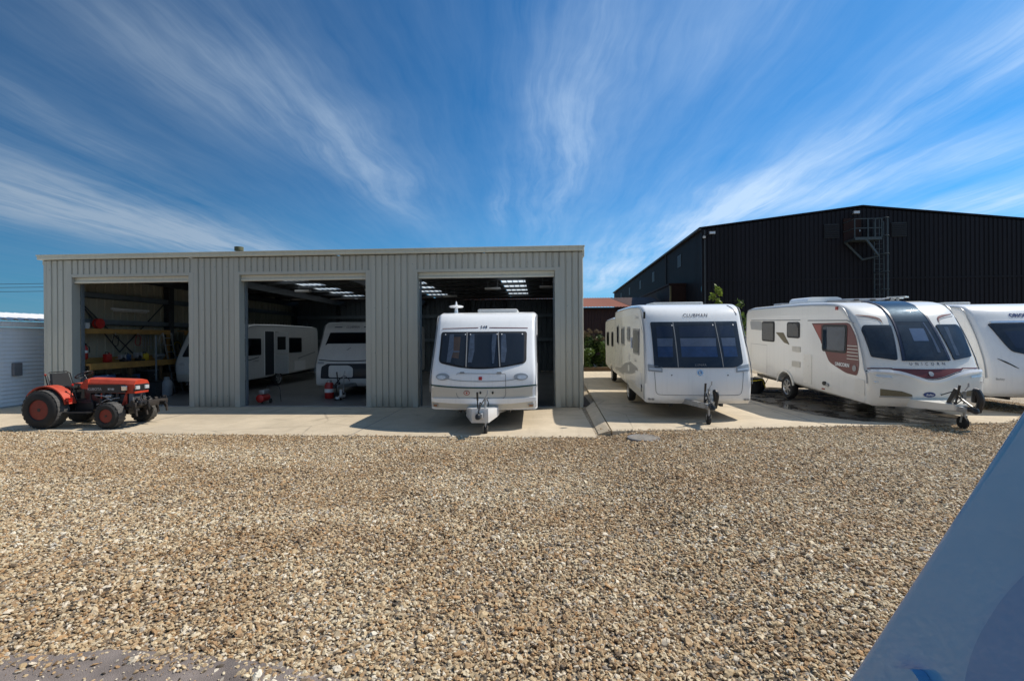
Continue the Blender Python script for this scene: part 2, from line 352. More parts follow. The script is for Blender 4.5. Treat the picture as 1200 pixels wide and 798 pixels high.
def thing(name, label, cat, loc=(0, 0, 0), rot=(0, 0, 0), group=None):
    o = bpy.data.objects.new(name, None); o.empty_display_size = .2; COL.objects.link(o)
    o.location = loc; o.rotation_euler = rot; o['label'] = label; o['category'] = cat
    if group: o['group'] = group
    return o
def tag(o, label, cat, group=None):
    o['label'] = label; o['category'] = cat
    if group: o['group'] = group
    return o
def struct(o): o['kind'] = 'structure'; return o
def copy_tree(o, parent=None):
    c = o.copy(); COL.objects.link(c)
    if parent is not None: c.parent = parent
    for ch in [x for x in bpy.data.objects if x.parent == o and x is not c]: copy_tree(ch, c)
    return c

# ------------------------------------------------------------------ 2-D shape helpers
def roundpoly(pts, r, n=4):
    out = []; m = len(pts)
    for i in range(m):
        p = Vector(pts[i]); a = Vector(pts[i - 1]) - p; b = Vector(pts[(i + 1) % m]) - p
        rr = min(r if not isinstance(r, (list, tuple)) else r[i], a.length * .45, b.length * .45)
        if rr < 1e-5: out.append(tuple(p)); continue
        p0 = p + a.normalized() * rr; p1 = p + b.normalized() * rr
        for k in range(n + 1):
            t = k / n; q = p0 * (1 - t) ** 2 + p * 2 * t * (1 - t) + p1 * t * t; out.append(tuple(q))
    return out
def rrect(x0, z0, x1, z1, r=.05): return roundpoly([(x0, z0), (x1, z0), (x1, z1), (x0, z1)], r)
def ellipse(cx, cz, rx, rz, n=24): return [(cx + rx * math.cos(2 * math.pi * i / n), cz + rz * math.sin(2 * math.pi * i / n)) for i in range(n)]
def ribbon(path, w):
    P = [Vector(p) for p in path]; a = []; b = []
    for i, p in enumerate(P):
        d = (P[min(i + 1, len(P) - 1)] - P[max(i - 1, 0)]).normalized(); n = Vector((-d.y, d.x))
        ww = w[i] if isinstance(w, (list, tuple)) else w
        a.append(tuple(p + n * ww / 2)); b.append(tuple(p - n * ww / 2))
    return a + b[::-1]
def spline(pts, n=8):
    P = [Vector(p) for p in pts]; P = [P[0] * 2 - P[1]] + P + [P[-1] * 2 - P[-2]]; out = []
    for i in range(1, len(P) - 2):
        for k in range(n):
            t = k / n; p0, p1, p2, p3 = P[i - 1:i + 3]
            q = .5 * ((2 * p1) + (p2 - p0) * t + (2 * p0 - 5 * p1 + 4 * p2 - p3) * t * t + (3 * p1 - p0 - 3 * p2 + p3) * t ** 3)
            out.append(tuple(q))
    out.append(tuple(P[-2])); return out
def inside(p, poly):
    x, y = p; c = False; j = len(poly) - 1
    for i in range(len(poly)):
        xi, yi = poly[i]; xj, yj = poly[j]
        if (yi > y) != (yj > y) and x < (xj - xi) * (y - yi) / (yj - yi) + xi: c = not c
        j = i
    return c
def fill(poly, h):
    """triangles covering a polygon, with inner grid points h apart so that it can follow a curved surface"""
    dense = []
    for i in range(len(poly)):
        a = Vector(poly[i - 1]); b = Vector(poly[i]); n = max(1, int((b - a).length / h))
        for k in range(1, n + 1): dense.append(tuple(a.lerp(b, k / n)))
    xs = [p[0] for p in dense]; ys = [p[1] for p in dense]; pts = [Vector(p) for p in dense]; nb = len(dense)
    x = min(xs) + h * .5
    while x < max(xs):
        y = min(ys) + h * .5
        while y < max(ys):
            if inside((x, y), dense) and min((x - q[0]) ** 2 + (y - q[1]) ** 2 for q in dense) > (h * .35) ** 2: pts.append(Vector((x, y)))
            y += h
        x += h
    v, e, f, _, _, _ = delaunay_2d_cdt(pts, [], [list(range(nb))], 1, 1e-6)
    return [tuple(q) for q in v], [tuple(t) for t in f], dense
def text_shape(s, size, bold=0., shear=0., space=1.):
    cu = bpy.data.curves.new('t', 'FONT'); cu.body = s; cu.size = size; cu.align_x = 'CENTER'; cu.align_y = 'CENTER'
    cu.offset = bold; cu.shear = shear; cu.space_character = space; cu.resolution_u = 3
    o = bpy.data.objects.new('t', cu); COL.objects.link(o); bpy.context.view_layer.update()
    me = o.evaluated_get(bpy.context.evaluated_depsgraph_get()).to_mesh()
    vs = [(v.co.x, v.co.y) for v in me.vertices]; fs = [tuple(p.vertices) for p in me.polygons]
    bpy.data.objects.remove(o); bpy.data.curves.remove(cu); return vs, fs
def sm(t): t = max(0., min(1., t)); return t * t * (3 - 2 * t)

# ------------------------------------------------------------------ caravan bodies
class Caravan:
    """local frame: front faces -Y, x across, z up, ground z=0 below the front"""
    def __init__(s, root, prof, length, hw=1.15, r=.07, bow=.14, taper=.03, wheel=(3.6, .32, .32), arch=.40, body='gelcoat', wheels=True, rear_round=.25, rail=True):
        s.root = root; s.hw = hw; s.r = r; s.bow = bow; s.tp = taper; s.L = length; s.wh = wheel; s.arch = arch
        P = spline([(y, z) for z, y in prof], 6); s.P = P
        s.S = [0.]
        for i in range(1, len(P)): s.S.append(s.S[-1] + math.dist(P[i], P[i - 1]))
        s.zt = prof[-1][0]; s.zk = s.zt - .05
        s.zs = [p[1] for p in P]; s.z0 = prof[0][0]
        s.body(body, rear_round, rail)
        if wheels:
            for sx in (-1, 1): s.wheel(sx)
    def s_of(s, z):
        k = s.zk
        if z > k: return s.s_of(k) + (z - k)
        for i in range(1, len(s.P)):
            if s.P[i][1] >= z:
                a, b = s.P[i - 1][1], s.P[i][1]; t = (z - a) / (b - a) if b > a else 0
                return lerp(s.S[i - 1], s.S[i], max(0, min(1, t)))
        return s.S[-1]
    def at_s(s, q):
        if q >= s.S[-1]: return (s.P[-1][0] + q - s.S[-1], s.P[-1][1]), (0., 1.)
        i = max(1, int(np.searchsorted(s.S, q)))
        t = (q - s.S[i - 1]) / max(1e-9, s.S[i] - s.S[i - 1]); a, b = s.P[i - 1], s.P[i]
        def nrm(j):
            j0 = max(0, j - 1); j1 = min(len(s.P) - 1, j + 1); d = (s.P[j1][0] - s.P[j0][0], s.P[j1][1] - s.P[j0][1]); l = math.hypot(*d)
            return (-d[1] / l, d[0] / l)
        n0, n1 = nrm(i - 1), nrm(i); n = (lerp(n0[0], n1[0], t), lerp(n0[1], n1[1], t)); l = math.hypot(*n)
        return (lerp(a[0], b[0], t), lerp(a[1], b[1], t)), (n[0] / l, n[1] / l)
    def edge(s, x):
        a = (abs(x) - (s.hw - s.r)) / s.r
        return 0. if a <= 0 else s.r * (1 - math.sqrt(max(0., 1 - min(1, a) ** 2)))
    def dfm(s, x, y, z):
        g = sm((z - .9) / 1.5) * sm((1.5 - y) / 1.4)
        return (x * (1 - s.tp * g), y, z)
    def pt(s, x, y, z, n, off=0.):
        e = s.edge(x) - off
        b = s.bow * (abs(x) / s.hw) ** 2.4 * max(0., -n[0])
        return s.dfm(x, y - n[0] * e + b, z - n[1] * e)
    def front(s, x, z, off=0.):
        (y, zz), n = s.at_s(s.s_of(z)); return s.pt(x, y, zz, n, off)
    def side(s, sx, y, z, off=0.):
        x, yy, zz = s.dfm(s.hw, y, z); return (sx * (x + off), yy, zz)
    def body(s, bm_, rr, rail=True):
        P = list(s.P); zb = s.z0; top = s.zt; Lr = s.L; loop = list(P)
        loop += [(Lr * .45, top + .03), (Lr - rr - .35, top + .0), (Lr - rr * .55, top - .06), (Lr - rr * .15, top - .22), (Lr - .02, top - .5), (Lr, 1.2), (Lr - .02, .75), (Lr - .12, zb + .12)]
        wy, wr, wz = s.wh; a = s.arch
        bot = [(wy + 1.0, zb + .03)]
        for k in range(0, 13):
            t = math.pi * k / 12; yy = wy + a * math.cos(t); zz = max(zb + .03 if k in (0, 12) else 0, wz + a * .92 * math.sin(t))
            if zz >= zb + .02: bot.append((yy, zz))
        bot += [(wy - 1.0, zb)]
        loop += bot
        # drop doubled points
        lp = [loop[0]]
        for p in loop[1:]:
            if math.dist(p, lp[-1]) > .004: lp.append(p)
        n = len(lp); nr = []
        for i in range(n):
            d = (lp[(i + 1) % n][0] - lp[i - 1][0], lp[(i + 1) % n][1] - lp[i - 1][1]); l = math.hypot(*d) or 1
            nr.append((-d[1] / l, d[0] / l))
        xs = []; k = 8
        for i in range(k + 1): xs.append(s.hw - s.r + s.r * math.sin(math.pi / 2 * i / k))
        inner = [-(s.hw - s.r) + 2 * (s.hw - s.r) * i / 12 for i in range(1, 12)]
        xs = [-x for x in xs[::-1]] + inner + xs
        mb = MB(); vs = []
        np_ = len(s.P)
        for x in xs:
            for i, (y, z) in enumerate(lp):
                q = nr[i]
                if i < np_:
                    vs.append(s.pt(x, y, z, s.at_s(s.S[i])[1] if i else (-.8, -.3), 0))
                else: vs.append(s.pt(x, y, z, q, 0))
        fs = []
        for j in range(len(xs) - 1):
            for i in range(n): fs.append((j * n + i, j * n + (i + 1) % n, (j + 1) * n + (i + 1) % n, (j + 1) * n + i))
        mb.add(vs, fs)
        for sx in (-1, 1):     # side walls share the outermost station outline
            o = 0 if sx < 0 else (len(xs) - 1) * n
            outl = [(vs[o + i][1], vs[o + i][2]) for i in range(n)]
            v2, f2, _ = fill(outl, .22)
            mb.add([s.side(sx, y, z) for y, z in v2], f2)
        b = mb.build('body', M[bm_], s.root, 35); s.bodyo = b
        pth = [(y + .045 + s.bow * .85, z) for (y, z) in P if .75 < z < top - .30][::3]
        pth += [(s.at_s(s.s_of(top - .16))[0][0] + .11 + s.bow * .5, top - .12), (P[-1][0] + .2, top - .07), (Lr * .45, top - .05), (Lr - rr - .4, top - .075), (Lr - rr * .6 - .05, top - .16), (Lr - .12, top - .45), (Lr - .07, 1.2)]
        for sx in (-1, 1): rail and s.sp('awning_rail', ribbon(spline(pth, 3), .022), 'silver', .010, .012, None, sx, .25)
        u = MB().box(-s.hw + .25, s.hw - .25, .5, s.L - .4, zb - .06, zb + .1); u.bar((-.55, .3, zb - .02), (-.55, s.L - .5, zb - .02), .06, .14); u.bar((.55, .3, zb - .02), (.55, s.L - .5, zb - .02), .06, .14)
        u.cyl((-s.hw + .15, wy, wz), (s.hw - .15, wy, wz), .035)
        u.build('chassis', M['black_paint'], s.root)
    def wheel(s, sx, w=.18):
        wy, r, wz = s.wh; x0 = sx * (s.hw - .03); d = (-sx, 0, 0)
        t = s.__dict__.setdefault('wheels', [])
        mb = MB().lathe((x0, wy, wz), d, [(.03, r * .62), (.0, r * .68), (-.0, r * .9), (.02, r * .97), (.05, r), (w - .05, r), (w - .02, r * .97), (w, r * .9), (w, r * .6)], 36)
        ty = mb.build('wheel', M['tyre'], s.root, 35)
        MB().lathe((x0, wy, wz), d, [(.06, r * .62), (.06, 0)], 24).build('brake_dish', M['black_paint'], ty, 35)
        rm = MB().lathe((x0, wy, wz), d, [(.012, r * .68), (.004, r * .64), (.03, r * .58), (.055, r * .57)], 36, cap=False).lathe((x0, wy, wz), d, [(.05, r * .2), (.012, r * .17), (.010, .0)], 24)
        c = Vector((x0 + (-sx) * .018, wy, wz))
        for k in range(7):
            a = 2 * math.pi * k / 7; e = Vector((0, math.cos(a), math.sin(a)))
            rm.bar(c + e * r * .12, c + e * r * .60, .025, r * .13, up=(0, -math.sin(a), math.cos(a)))
        rm.build('rim', M['alloy'], ty, 30)
    # -- surface pieces
    def _patch(s, name, poly, m, mapf, off, thick, parent, h=.09):
        v2, f2, rim = fill(poly, h); mb = MB()
        mb.add([mapf(a, b, off) for a, b in v2], f2)
        if thick:
            k = len(rim); vs = [mapf(a, b, off) for a, b in rim] + [mapf(a, b, off - thick) for a, b in rim]
            mb.add(vs, [(i, (i + 1) % k, k + (i + 1) % k, k + i) for i in range(k)])
        bm = bmesh.new(); me = bpy.data.meshes.new(name); me.from_pydata(mb.v, [], mb.f); bm.from_mesh(me)
        bmesh.ops.remove_doubles(bm, verts=bm.verts, dist=.0004); bmesh.ops.recalc_face_normals(bm, faces=bm.faces)
        bm.to_mesh(me); bm.free(); me.materials.append(M[m] if isinstance(m, str) else m)
        me.shade_smooth(); me.set_sharp_from_angle(angle=R(40))
        o = bpy.data.objects.new(name, me); COL.objects.link(o); o.parent = parent or s.root
        # faces must look outward
        return o
    def fp(s, name, poly, m, off=.006, thick=.01, parent=None, h=.09): return s._patch(name, poly, m, s.front, off, thick, parent, h)
    def sp(s, name, poly, m, off=.006, thick=.01, parent=None, sx=-1, h=.3): return s._patch(name, poly, m, lambda y, z, o: s.side(sx, y, z, o), off, thick, parent, h)
    def ftext(s, t, x, z, size, m, off=.008, **kw):
        vs, fs = text_shape(t, size, **kw); return MB().add([s.front(x + a, z + b, off) for a, b in vs], fs).build('lettering', M[m], s.root)
    def stext(s, t, y, z, size, m, sx=-1, off=.012, **kw):
        vs, fs = text_shape(t, size, **kw); return MB().add([s.side(sx, y + (-a if sx < 0 else a), z + b, off) for a, b in vs], fs).build('lettering', M[m], s.root)
    def line(s, path, w=.012, m='line_grey', name='panel_seam', off=.003, parent=None):
        return s.fp(name, ribbon(path, w), m, off, 0, parent, .06)
    def sline(s, path, w=.012, m='line_grey', name='panel_seam', off=.004, sx=-1):
        return s.sp(name, ribbon(path, w), m, off, 0, None, sx, .3)
    def window(s, poly, inset_poly=None, glass='glass', inner=(), frame='black_rubber', base=.0):
        w = s.fp('window', poly, frame, base + .012, .02)
        k = .02
        for nm, p, m in inner:
            s.fp(nm, p, m, base + .018, 0, w)
        s.fp('pane', inset_poly or poly, glass, base + .026, .006, w); return w
    def swindow(s, y0, z0, y1, z1, sx=-1, r=.06, frame='black_rubber', glass='glass_dark', inner=None):
        w = s.sp('window', rrect(y0, z0, y1, z1, r), frame, .016, .02, None, sx)
        if inner: s.sp('blind', rrect(*inner[0], .02), inner[1], .018, 0, w, sx)
        s.sp('pane', rrect(y0 + .05, z0 + .05, y1 - .05, z1 - .05, r * .8), glass, .024, .007, w, sx); return w
    def hitch(s, reach=.95, z=.42, cover=None, wheel_y=None, jr=.1, xj=.13, ground=0., hb=True, lift=0.):
        root = s.root; yb = .35
        mb = MB()
        for sx in (-1, 1): mb.bar((sx * .55, yb + .3, z), (sx * .05, -reach + .28, z), .05, .11)
        mb.box(-.07, .07, -reach + .1, -reach + .34, z - .05, z + .05, .01); f = mb.build('drawbar', M['galv'], root)
        c = MB().cyl((0, -reach + .2, z + .02), (0, -reach - .02, z + .03), .045, .05).lathe((0, -reach - .02, z - .02), (0, 0, 1), [(-.02, .03), (0, .055), (.06, .055), (.09, .03)], 16)
        c.bar((0, -reach + .05, z + .08), (0, -reach + .3, z + .2), .03, .025); c.cyl((0, -reach + .28, z + .19), (0, -reach + .38, z + .24), .018); c.build('coupling', M['black_paint'], root, 40)
        if hb:
            h = MB().bar((-.05, -reach + .38, z + .03), (-.05, -reach + .30, z + .38), .022, .03).cyl((-.05, -reach + .315, z + .3), (-.05, -reach + .28, z + .47), .02, .022).build('handbrake_lever', M['black_paint'], root, 40)
        if cover:
            v = MB(); ya, yc = .12, -reach + .3
            top = [(-.34, ya), (-.33, -.1), (-.17, yc), (.17, yc), (.33, -.1), (.34, ya)]
            zz = z + .13
            pts = [(x, y, zz - .035 * (1 if abs(x) > .3 else 0)) for x, y in top] + [(x * 1.03, y - .01, z - .1 + (.02 if abs(x) > .3 else -.06)) for x, y in top]
            n = len(top); v.add(pts, [tuple(range(n)), tuple(range(2 * n - 1, n - 1, -1))] + [(i, (i + 1) % n, n + (i + 1) % n, n + i) for i in range(n)])
            v.build('hitch_cover', M[cover], root, 30)
        jy = -reach + .42 if wheel_y is None else wheel_y; g = ground
        j = MB().cyl((xj, jy, g + .22 + lift), (xj, jy, z + .30), .024).cyl((xj, jy, g + .12 + lift), (xj, jy, g + .30 + lift), .018).cyl((xj, jy, z + .30), (xj, jy, z + .34), .03)
        j.bar((xj, jy, z + .34), (xj + .05, jy - .02, z + .44), .014, .014).cyl((xj + .05, jy - .02, z + .42), (xj + .05, jy - .02, z + .50), .014)
        for sx in (-1, 1): j.bar((xj + sx * .045, jy, g + jr * 2 + .02 + lift), (xj + sx * .045, jy + .03, g + jr + lift), .008, .04)
        j = j.build('jockey_wheel', M['galv'], root, 40)
        MB().lathe((xj - .035, jy + .03, g + jr + lift), (1, 0, 0), [(0, jr * .5), (0, jr * .85), (.012, jr), (.058, jr), (.07, jr * .85), (.07, jr * .5)], 24).build('tyre', M['tyre'], j, 35)
        # hanging 13-pin lead
        cb = MB().tube(spline([(-.02, -reach + .42, z + .06), (.02, -reach + .3, z + .2), (.10, -reach + .5, z + .32), (.14, -.12, z + .2), (.12, .02, z + .12)], 5), .011)
        cb.cyl((-.02, -reach + .42, z + .02), (-.02, -reach + .42, z + .12), .025); cb.build('trailer_lead', M['black_plastic'], root, 40)
    def steadies(s, ground=0.):
        for sx in (-1, 1):
            for y in (.75, s.L - .75):
                MB().bar((sx * .6, y, s.z0 - .03), (sx * .8, y + .28, s.z0 - .08), .04, .03).cyl((sx * .8, y + .28, s.z0 - .11), (sx * .8, y + .28, s.z0 - .09), .04).build('corner_steady', M['galv'], s.root)

def on_roof(c, name, m, x0, x1, y0, y1, h, par=None, bev=.05):
    z = c.zt + .01
    return MB().box(x0, x1, y0, y1, z, z + h, bev).build(name, M[m], par or c.root, 40)

GC = 'touring caravans parked on the yard'
PROF_A = [(.42, .10), (.6, .03), (.9, 0), (1.15, .02), (1.4, .12), (1.7, .28), (2.0, .45), (2.2, .58), (2.40, .75), (2.54, .98), (2.60, 1.35)]
PROF_B = [(.36, .12), (.5, .03), (.8, 0), (1.1, .04), (1.4, .14), (1.8, .32), (2.1, .48), (2.35, .63), (2.5, .82), (2.58, 1.08), (2.61, 1.45)]
PROF_U = [(.34, .10), (.5, 0), (.85, 0), (1.0, .03), (1.12, .1), (1.4, .2), (1.8, .4), (2.1, .6), (2.3, .78), (2.48, 1.05), (2.58, 1.4), (2.62, 1.8)]

# ---- 1: caravan half out of the right-hand bay
def caravan_bay():
    root = thing('touring_caravan', 'white caravan with three front windows and green waistline, nosing out of the right workshop bay', 'caravan', (-1.23, 10.25, .02), group=GC)
    c = Caravan(root, PROF_A, 5.9, 1.18, .10, .16, .05, (3.5, .31, .30))
    # lower grey-beige front moulding and green line
    low = [(-1.15, .47), (-.6, .445), (0, .435), (.6, .445), (1.15, .47), (1.16, .93), (.6, .895), (0, .885), (-.6, .895), (-1.16, .93)]
    c.fp('lower_moulding', low, 'gelcoat_grey', .010, .012)
    c.fp('bumper', [(-1.15, .60), (-.6, .575), (0, .57), (.6, .575), (1.15, .62), (1.15, .70), (.6, .685), (0, .68), (-.6, .685), (-1.15, .68)], 'gelcoat', .045, .04)
    c.line(spline([(-1.16, .955), (-.6, .92), (0, .91), (.6, .92), (1.16, .955)]), .030, 'green_film', 'waist_stripe', .014)
    for sx in (-1, 1):
        c.sline([(.15, .96), (2.9, .96)], .03, 'green_film', 'waist_stripe', .006, sx); c.sline([(4.1, .96), (5.7, .96)], .03, 'green_film', 'waist_stripe', .006, sx)
    c.line([(-1.03, 2.20), (-.16, 2.215)], .016, 'burgundy', 'trim_line', .006); c.line([(.10, 2.215), (1.0, 2.20)], .016, 'burgundy', 'trim_line', .006)
    c.ftext('5 4 8', -.03, 2.225, .085, 'navy', bold=.003, space=.9)
    out = roundpoly([(-1.02, 1.44), (-.52, 1.335), (-.05, 1.30), (.42, 1.335), (.96, 1.43), (.985, 2.12), (-1.045, 2.12)], [.1, .3, .3, .3, .1, .06, .06])
    fr = c.fp('window_surround', out, 'black_rubber', .012, .02)
    panes = [([(-.97, 1.46), (-.40, 1.35), (-.44, 2.08), (-.99, 2.08)], 0), ([(-.345, 1.34), (.345, 1.34), (.29, 2.08), (-.39, 2.08)], 1), ([(.405, 1.35), (.91, 1.45), (.93, 2.08), (.345, 2.08)], 2)]
    for p, i in panes:
        q = roundpoly(p, .05); w = c.fp('window', q, 'dark_void', .018, .008)
        x0 = min(a for a, b in p); x1 = max(a for a, b in p)
        if i == 0:
            c.fp('cabinet_door', roundpoly([(-.80, 1.56), (-.56, 1.52), (-.56, 2.0), (-.80, 2.0)], .01), 'woodgrain', .021, 0, w)
            c.fp('shelf', [(-.82, 1.66), (-.55, 1.66), (-.55, 1.69), (-.82, 1.69)], 'curtain', .024, 0, w)
        a = x0 + .05 if i else x0 + .16
        c.fp('curtain', [(a, 1.44), (a + .09, 1.44), (a + .13, 1.7), (a + .1, 2.06), (a, 2.06)], 'curtain', .022, 0, w, .05)
        if i == 1: c.fp('curtain', [(x1 - .14, 1.42), (x1 - .1, 1.42), (x1 - .06, 2.06), (x1 - .16, 2.06), (x1 - .17, 1.8)], 'curtain', .022, 0, w, .05)
        c.fp('pane', q, 'glass', .030, .006, w)
        for xx in (x0 + .06, x1 - .05): c.fp('stay', ellipse(xx, 2.05, .014, .014, 10), 'white_film', .034, .003, w)
    for x0, x1 in ((-.372, -.415), (.375, .318)): c.fp('glazing_strip', [(x0 - .012, 1.345), (x0 + .012, 1.345), (x1 + .012, 2.10), (x1 - .012, 2.10)], 'grey_film', .030, .01)
    lid = roundpoly([(-.57, 1.215), (.50, 1.205), (.50, .68), (.2, .66), (.1, .70), (-.15, .70), (-.25, .655), (-.57, .68)], [.03, .03, .12, .05, .05, .05, .05, .12], 5)
    c.line(lid + [(lid[0][0], lid[0][1] + .012)][:0], .009, 'line_grey', 'locker_lid', .017)
    c.line(spline([(-.86, 1.11), (-.5, 1.06), (0, 1.045), (.5, 1.06), (.82, 1.11)]), .014, 'grey_film', 'pressed_line', .008)
    for xx in (-.45, .36):
        c.fp('lid_handle', roundpoly([(xx - .06, 1.215), (xx + .06, 1.215), (xx + .04, 1.245), (xx - .04, 1.245)], .01), 'grey_film', .022, .02)
    for sx in (-1, 1):
        xx = .86 * sx - .03
        h = c.fp('lamp_housing', ellipse(xx, 1.14, .155, .075), 'silver', .014, .02)
        c.fp('lamp_lens', ellipse(xx + .02 * sx, 1.125, .10, .04), 'lens_clear', .032, .02, h)
        r = c.fp('reflector', rrect(1.05 * sx - .07, .49, 1.05 * sx + .05, .555, .01), 'silver', .03, .02); c.fp('lens', rrect(1.05 * sx - .05, .505, 1.05 * sx + .03, .54, .01), 'woodgrain', .036, .01, r)
    c.fp('emblem', rrect(-.085, 1.075, -.01, 1.145, .008), 'red_paint', .014, .008)
    rs = c.fp('warning_sticker', ellipse(-.345, .80, .068, .052), 'rust_red_film', .018, .002); c.fp('sticker_face', ellipse(-.345, .80, .052, .038), 'gelcoat_grey', .021, .001, rs); c.fp('sticker_mark', ellipse(-.345, .80, .022, .02), 'red_paint', .023, .001, rs)
    for xx in (-.045, .22): c.fp('lock', ellipse(xx, .805, .022, .028, 12), 'black_rubber', .026, .015)
    c.hitch(.78, .40, cover='gelcoat', ground=-.02, xj=.10, jr=.085)
    on_roof(c, 'roof_light', 'gelcoat_dim', -.30, .70, 1.55, 2.4, .09)
    a = MB().cyl((-.82, 1.5, 2.6), (-.82, 1.5, 2.73), .05, .035).lathe((-.82, 1.5, 2.73), (0, 0, 1), [(0, .04), (.01, .15), (.035, .185), (.055, .15), (.07, .03), (.16, .012), (.165, 0)], 24).build('aerial', M['gelcoat'], root, 40)
    c.swindow(.9, 1.4, 2.1, 2.05, -1); c.swindow(.9, 1.4, 2.1, 2.05, 1); c.swindow(3.2, 1.5, 4.2, 2.05, 1); c.swindow(4.2, 1.4, 5.2, 2.05, -1)
    c.steadies(); return c
caravan_bay()

# ---- 2: caravan with the black wrap-round front window, on the concrete pad
def caravan_pad():
    root = thing('touring_caravan', 'white caravan with one black wrap-round front window on the pale pad beside the workshop', 'caravan', (3.52, 10.72, .15), (R(1.6), 0, R(-2.2)), group=GC)
    c = Caravan(root, PROF_B, 5.9, 1.15, .10, .15, .055, (3.05, .31, .27), body='gelcoat')
    c.sp('side_skin', [(.9, .42), (5.7, .5), (5.85, 1.2), (5.75, 2.3), (1.2, 2.4), (.62, 1.9), (.4, 1.3)], 'gelcoat_warm', .003, 0)  # overlay tints the shaded side with warm bounced light
    out = roundpoly([(-.965, 1.16), (.78, 1.16), (.965, 1.24), (1.01, 2.17), (-1.0, 2.17)], [.03, .08, .05, .03, .03])
    w = c.fp('front_window', out, 'dark_void', .016, .024)
    for poly in ([(-.88, 1.37), (-.55, 1.37), (-.52, 1.82), (-.88, 1.82)], [(-.37, 1.37), (.42, 1.37), (.44, 1.82), (-.36, 1.82)], [(.56, 1.37), (.87, 1.37), (.88, 1.82), (.57, 1.82)]):
        x0, x1 = poly[0][0], poly[1][0]
        c.fp('blind', [(x0, 1.62), (x1, 1.62), (x1 + .02, 1.80), (x0, 1.80)], 'blind', .019, 0, w)
        c.fp('blind', [(x0, 1.39), (x1, 1.39), (x1, 1.615), (x0, 1.615)], 'blind_blue', .019, 0, w)
        c.fp('blind', [(x0, 1.83), (x1 + .02, 1.83), (x1 + .02, 2.07), (x0, 2.07)], 'navy', .019, 0, w)
    c.fp('pane', out, 'glass', .028, .01, w)
    for x0, x1 in ((-.47, -.45), (.5, .515)): c.fp('glazing_bar', [(x0, 1.17), (x1, 1.17), (x1 - .03, 2.16), (x0 - .03, 2.16)], 'grey_film', .033, .004, w)
    for xx in (-.52, .42, .90): c.fp('stay', ellipse(xx, 2.085, .014, .018, 10), 'white_film', .034, .004, w)
    c.ftext('CLUBMAN', .05, 2.32, .115, 'navy', shear=.25, space=1.12)
    c.ftext('LUNAR', .02, 1.215, .07, 'grey_film', off=.033, space=1.15)
    for sx in (-1, 1):
        h = c.fp('lamp_cluster', roundpoly([(.79 * sx, 1.055), (1.09 * sx, 1.08), (1.10 * sx, 1.235), (.80 * sx, 1.175)], .015), 'silver', .016, .03)
        c.fp('lamp_lens', roundpoly([(.82 * sx, 1.095), (1.07 * sx, 1.115), (1.075 * sx, 1.145), (.82 * sx, 1.125)], .008), 'lens_clear', .022, .01, h)
        for dx in (-.035, .035): c.fp('reflector', ellipse(1.03 * sx + dx, .455, .035, .022, 14), 'grey_film', .014, .012)
        c.fp('lid_lock', ellipse(.6 * sx, 1.0, .012, .014, 10), 'black_rubber', .01, .01)
    b = c.fp('badge', ellipse(0, 1.055, .066, .066, 28), 'chrome', .012, .012); c.fp('badge_face', ellipse(0, 1.055, .046, .046, 28), 'blue_grey', .015, .004, b)
    c.fp('badge_letter', [(-.02, 1.02), (.025, 1.02), (.025, 1.035), (-.002, 1.035), (.004, 1.09), (-.014, 1.09)], 'white_film', .018, .003, b)
    lid = roundpoly([(-.96, 1.06), (-.93, .56), (.90, .56), (.95, 1.06)], [.01, .1, .1, .01], 5)
    c.line(lid[:], .010, 'line_grey', 'locker_lid', .005)
    c.line(spline([(.90, 2.56), (1.0, 2.45), (1.04, 2.32)]), [.02] * 16 + [.01], 'navy', 'roof_decal', .006)
    c.sline([(.30, .42), (.30, 1.2), (.55, 1.9), (.95, 2.5)], .012)
    # near side: windows, door, graphics
    c.swindow(.98, 1.38, 1.85, 2.02, frame='grey_film', inner=((1.05, 1.45, 1.78, 1.95), 'bronze_mesh')); c.swindow(2.40, 1.66, 2.95, 2.06, frame='grey_film'); c.swindow(3.50, 1.50, 4.10, 2.05, frame='grey_film'); c.swindow(4.75, 1.48, 5.25, 2.10, frame='grey_film')
    sv = c.sp('grey_swoosh', roundpoly([(1.2, 1.05), (2.4, 1.12), (3.4, 1.0), (4.4, .78), (5.7, .7), (5.7, .62), (3.8, .62), (3.62, .70), (2.4, .78), (1.2, .95)], .02), 'grey_film', .006, 0)
    c.sp('beige_skirt_panel', [(.35, .40), (2.62, .40), (2.66, .62), (.40, .66)], 'beige_skin', .006, 0)
    c.sline([(2.25, .46), (2.25, 2.2), (2.2, 2.28), (2.98, 2.28), (3.0, 2.2)], .014, name='door_seam') if False else None
    c.sline([(4.22, .55), (4.22, 2.22), (4.68, 2.22), (4.68, .55)], .014, name='door_seam')
    c.sp('vent', rrect(2.52, 1.15, 2.76, 1.32, .02), 'gelcoat_cream', .014, .012); c.sp('vent', rrect(2.52, .84, 2.76, 1.01, .02), 'gelcoat_cream', .014, .012)
    c.sp('locker_door', rrect(.75, .60, 1.5, .98, .04), 'gelcoat', .008, .008)
    c.sp('notice', rrect(2.0, 1.50, 2.2, 1.78, .01), 'paper', .02, .002); c.sp('side_marker', rrect(.62, .55, .68, .72, .02), 'black_rubber', .014, .012)
    c.sp('step_handle', rrect(.45, 2.26, .53, 2.42, .02), 'black_rubber', .03, .03)
    c.stext('Clubman', 1.35, 2.30, .11, 'grey_film', space=1.1)
    c.stext('Clubman', 1.5, 1.22, .10, 'navy', space=1.1)
    c.hitch(.82, .42, ground=0., xj=.06, jr=.1)
    MB().tube(spline([(.22, -.32, .34), (.24, -.38, .62), (.20, -.3, .70), (.25, -.2, .5), (.28, -.05, .46)], 6), .035).build('lead_bag', M['black_plastic'], root, 40)
    on_roof(c, 'roof_light', 'gelcoat_dim', -.65, .62, 1.9, 2.9, .07)
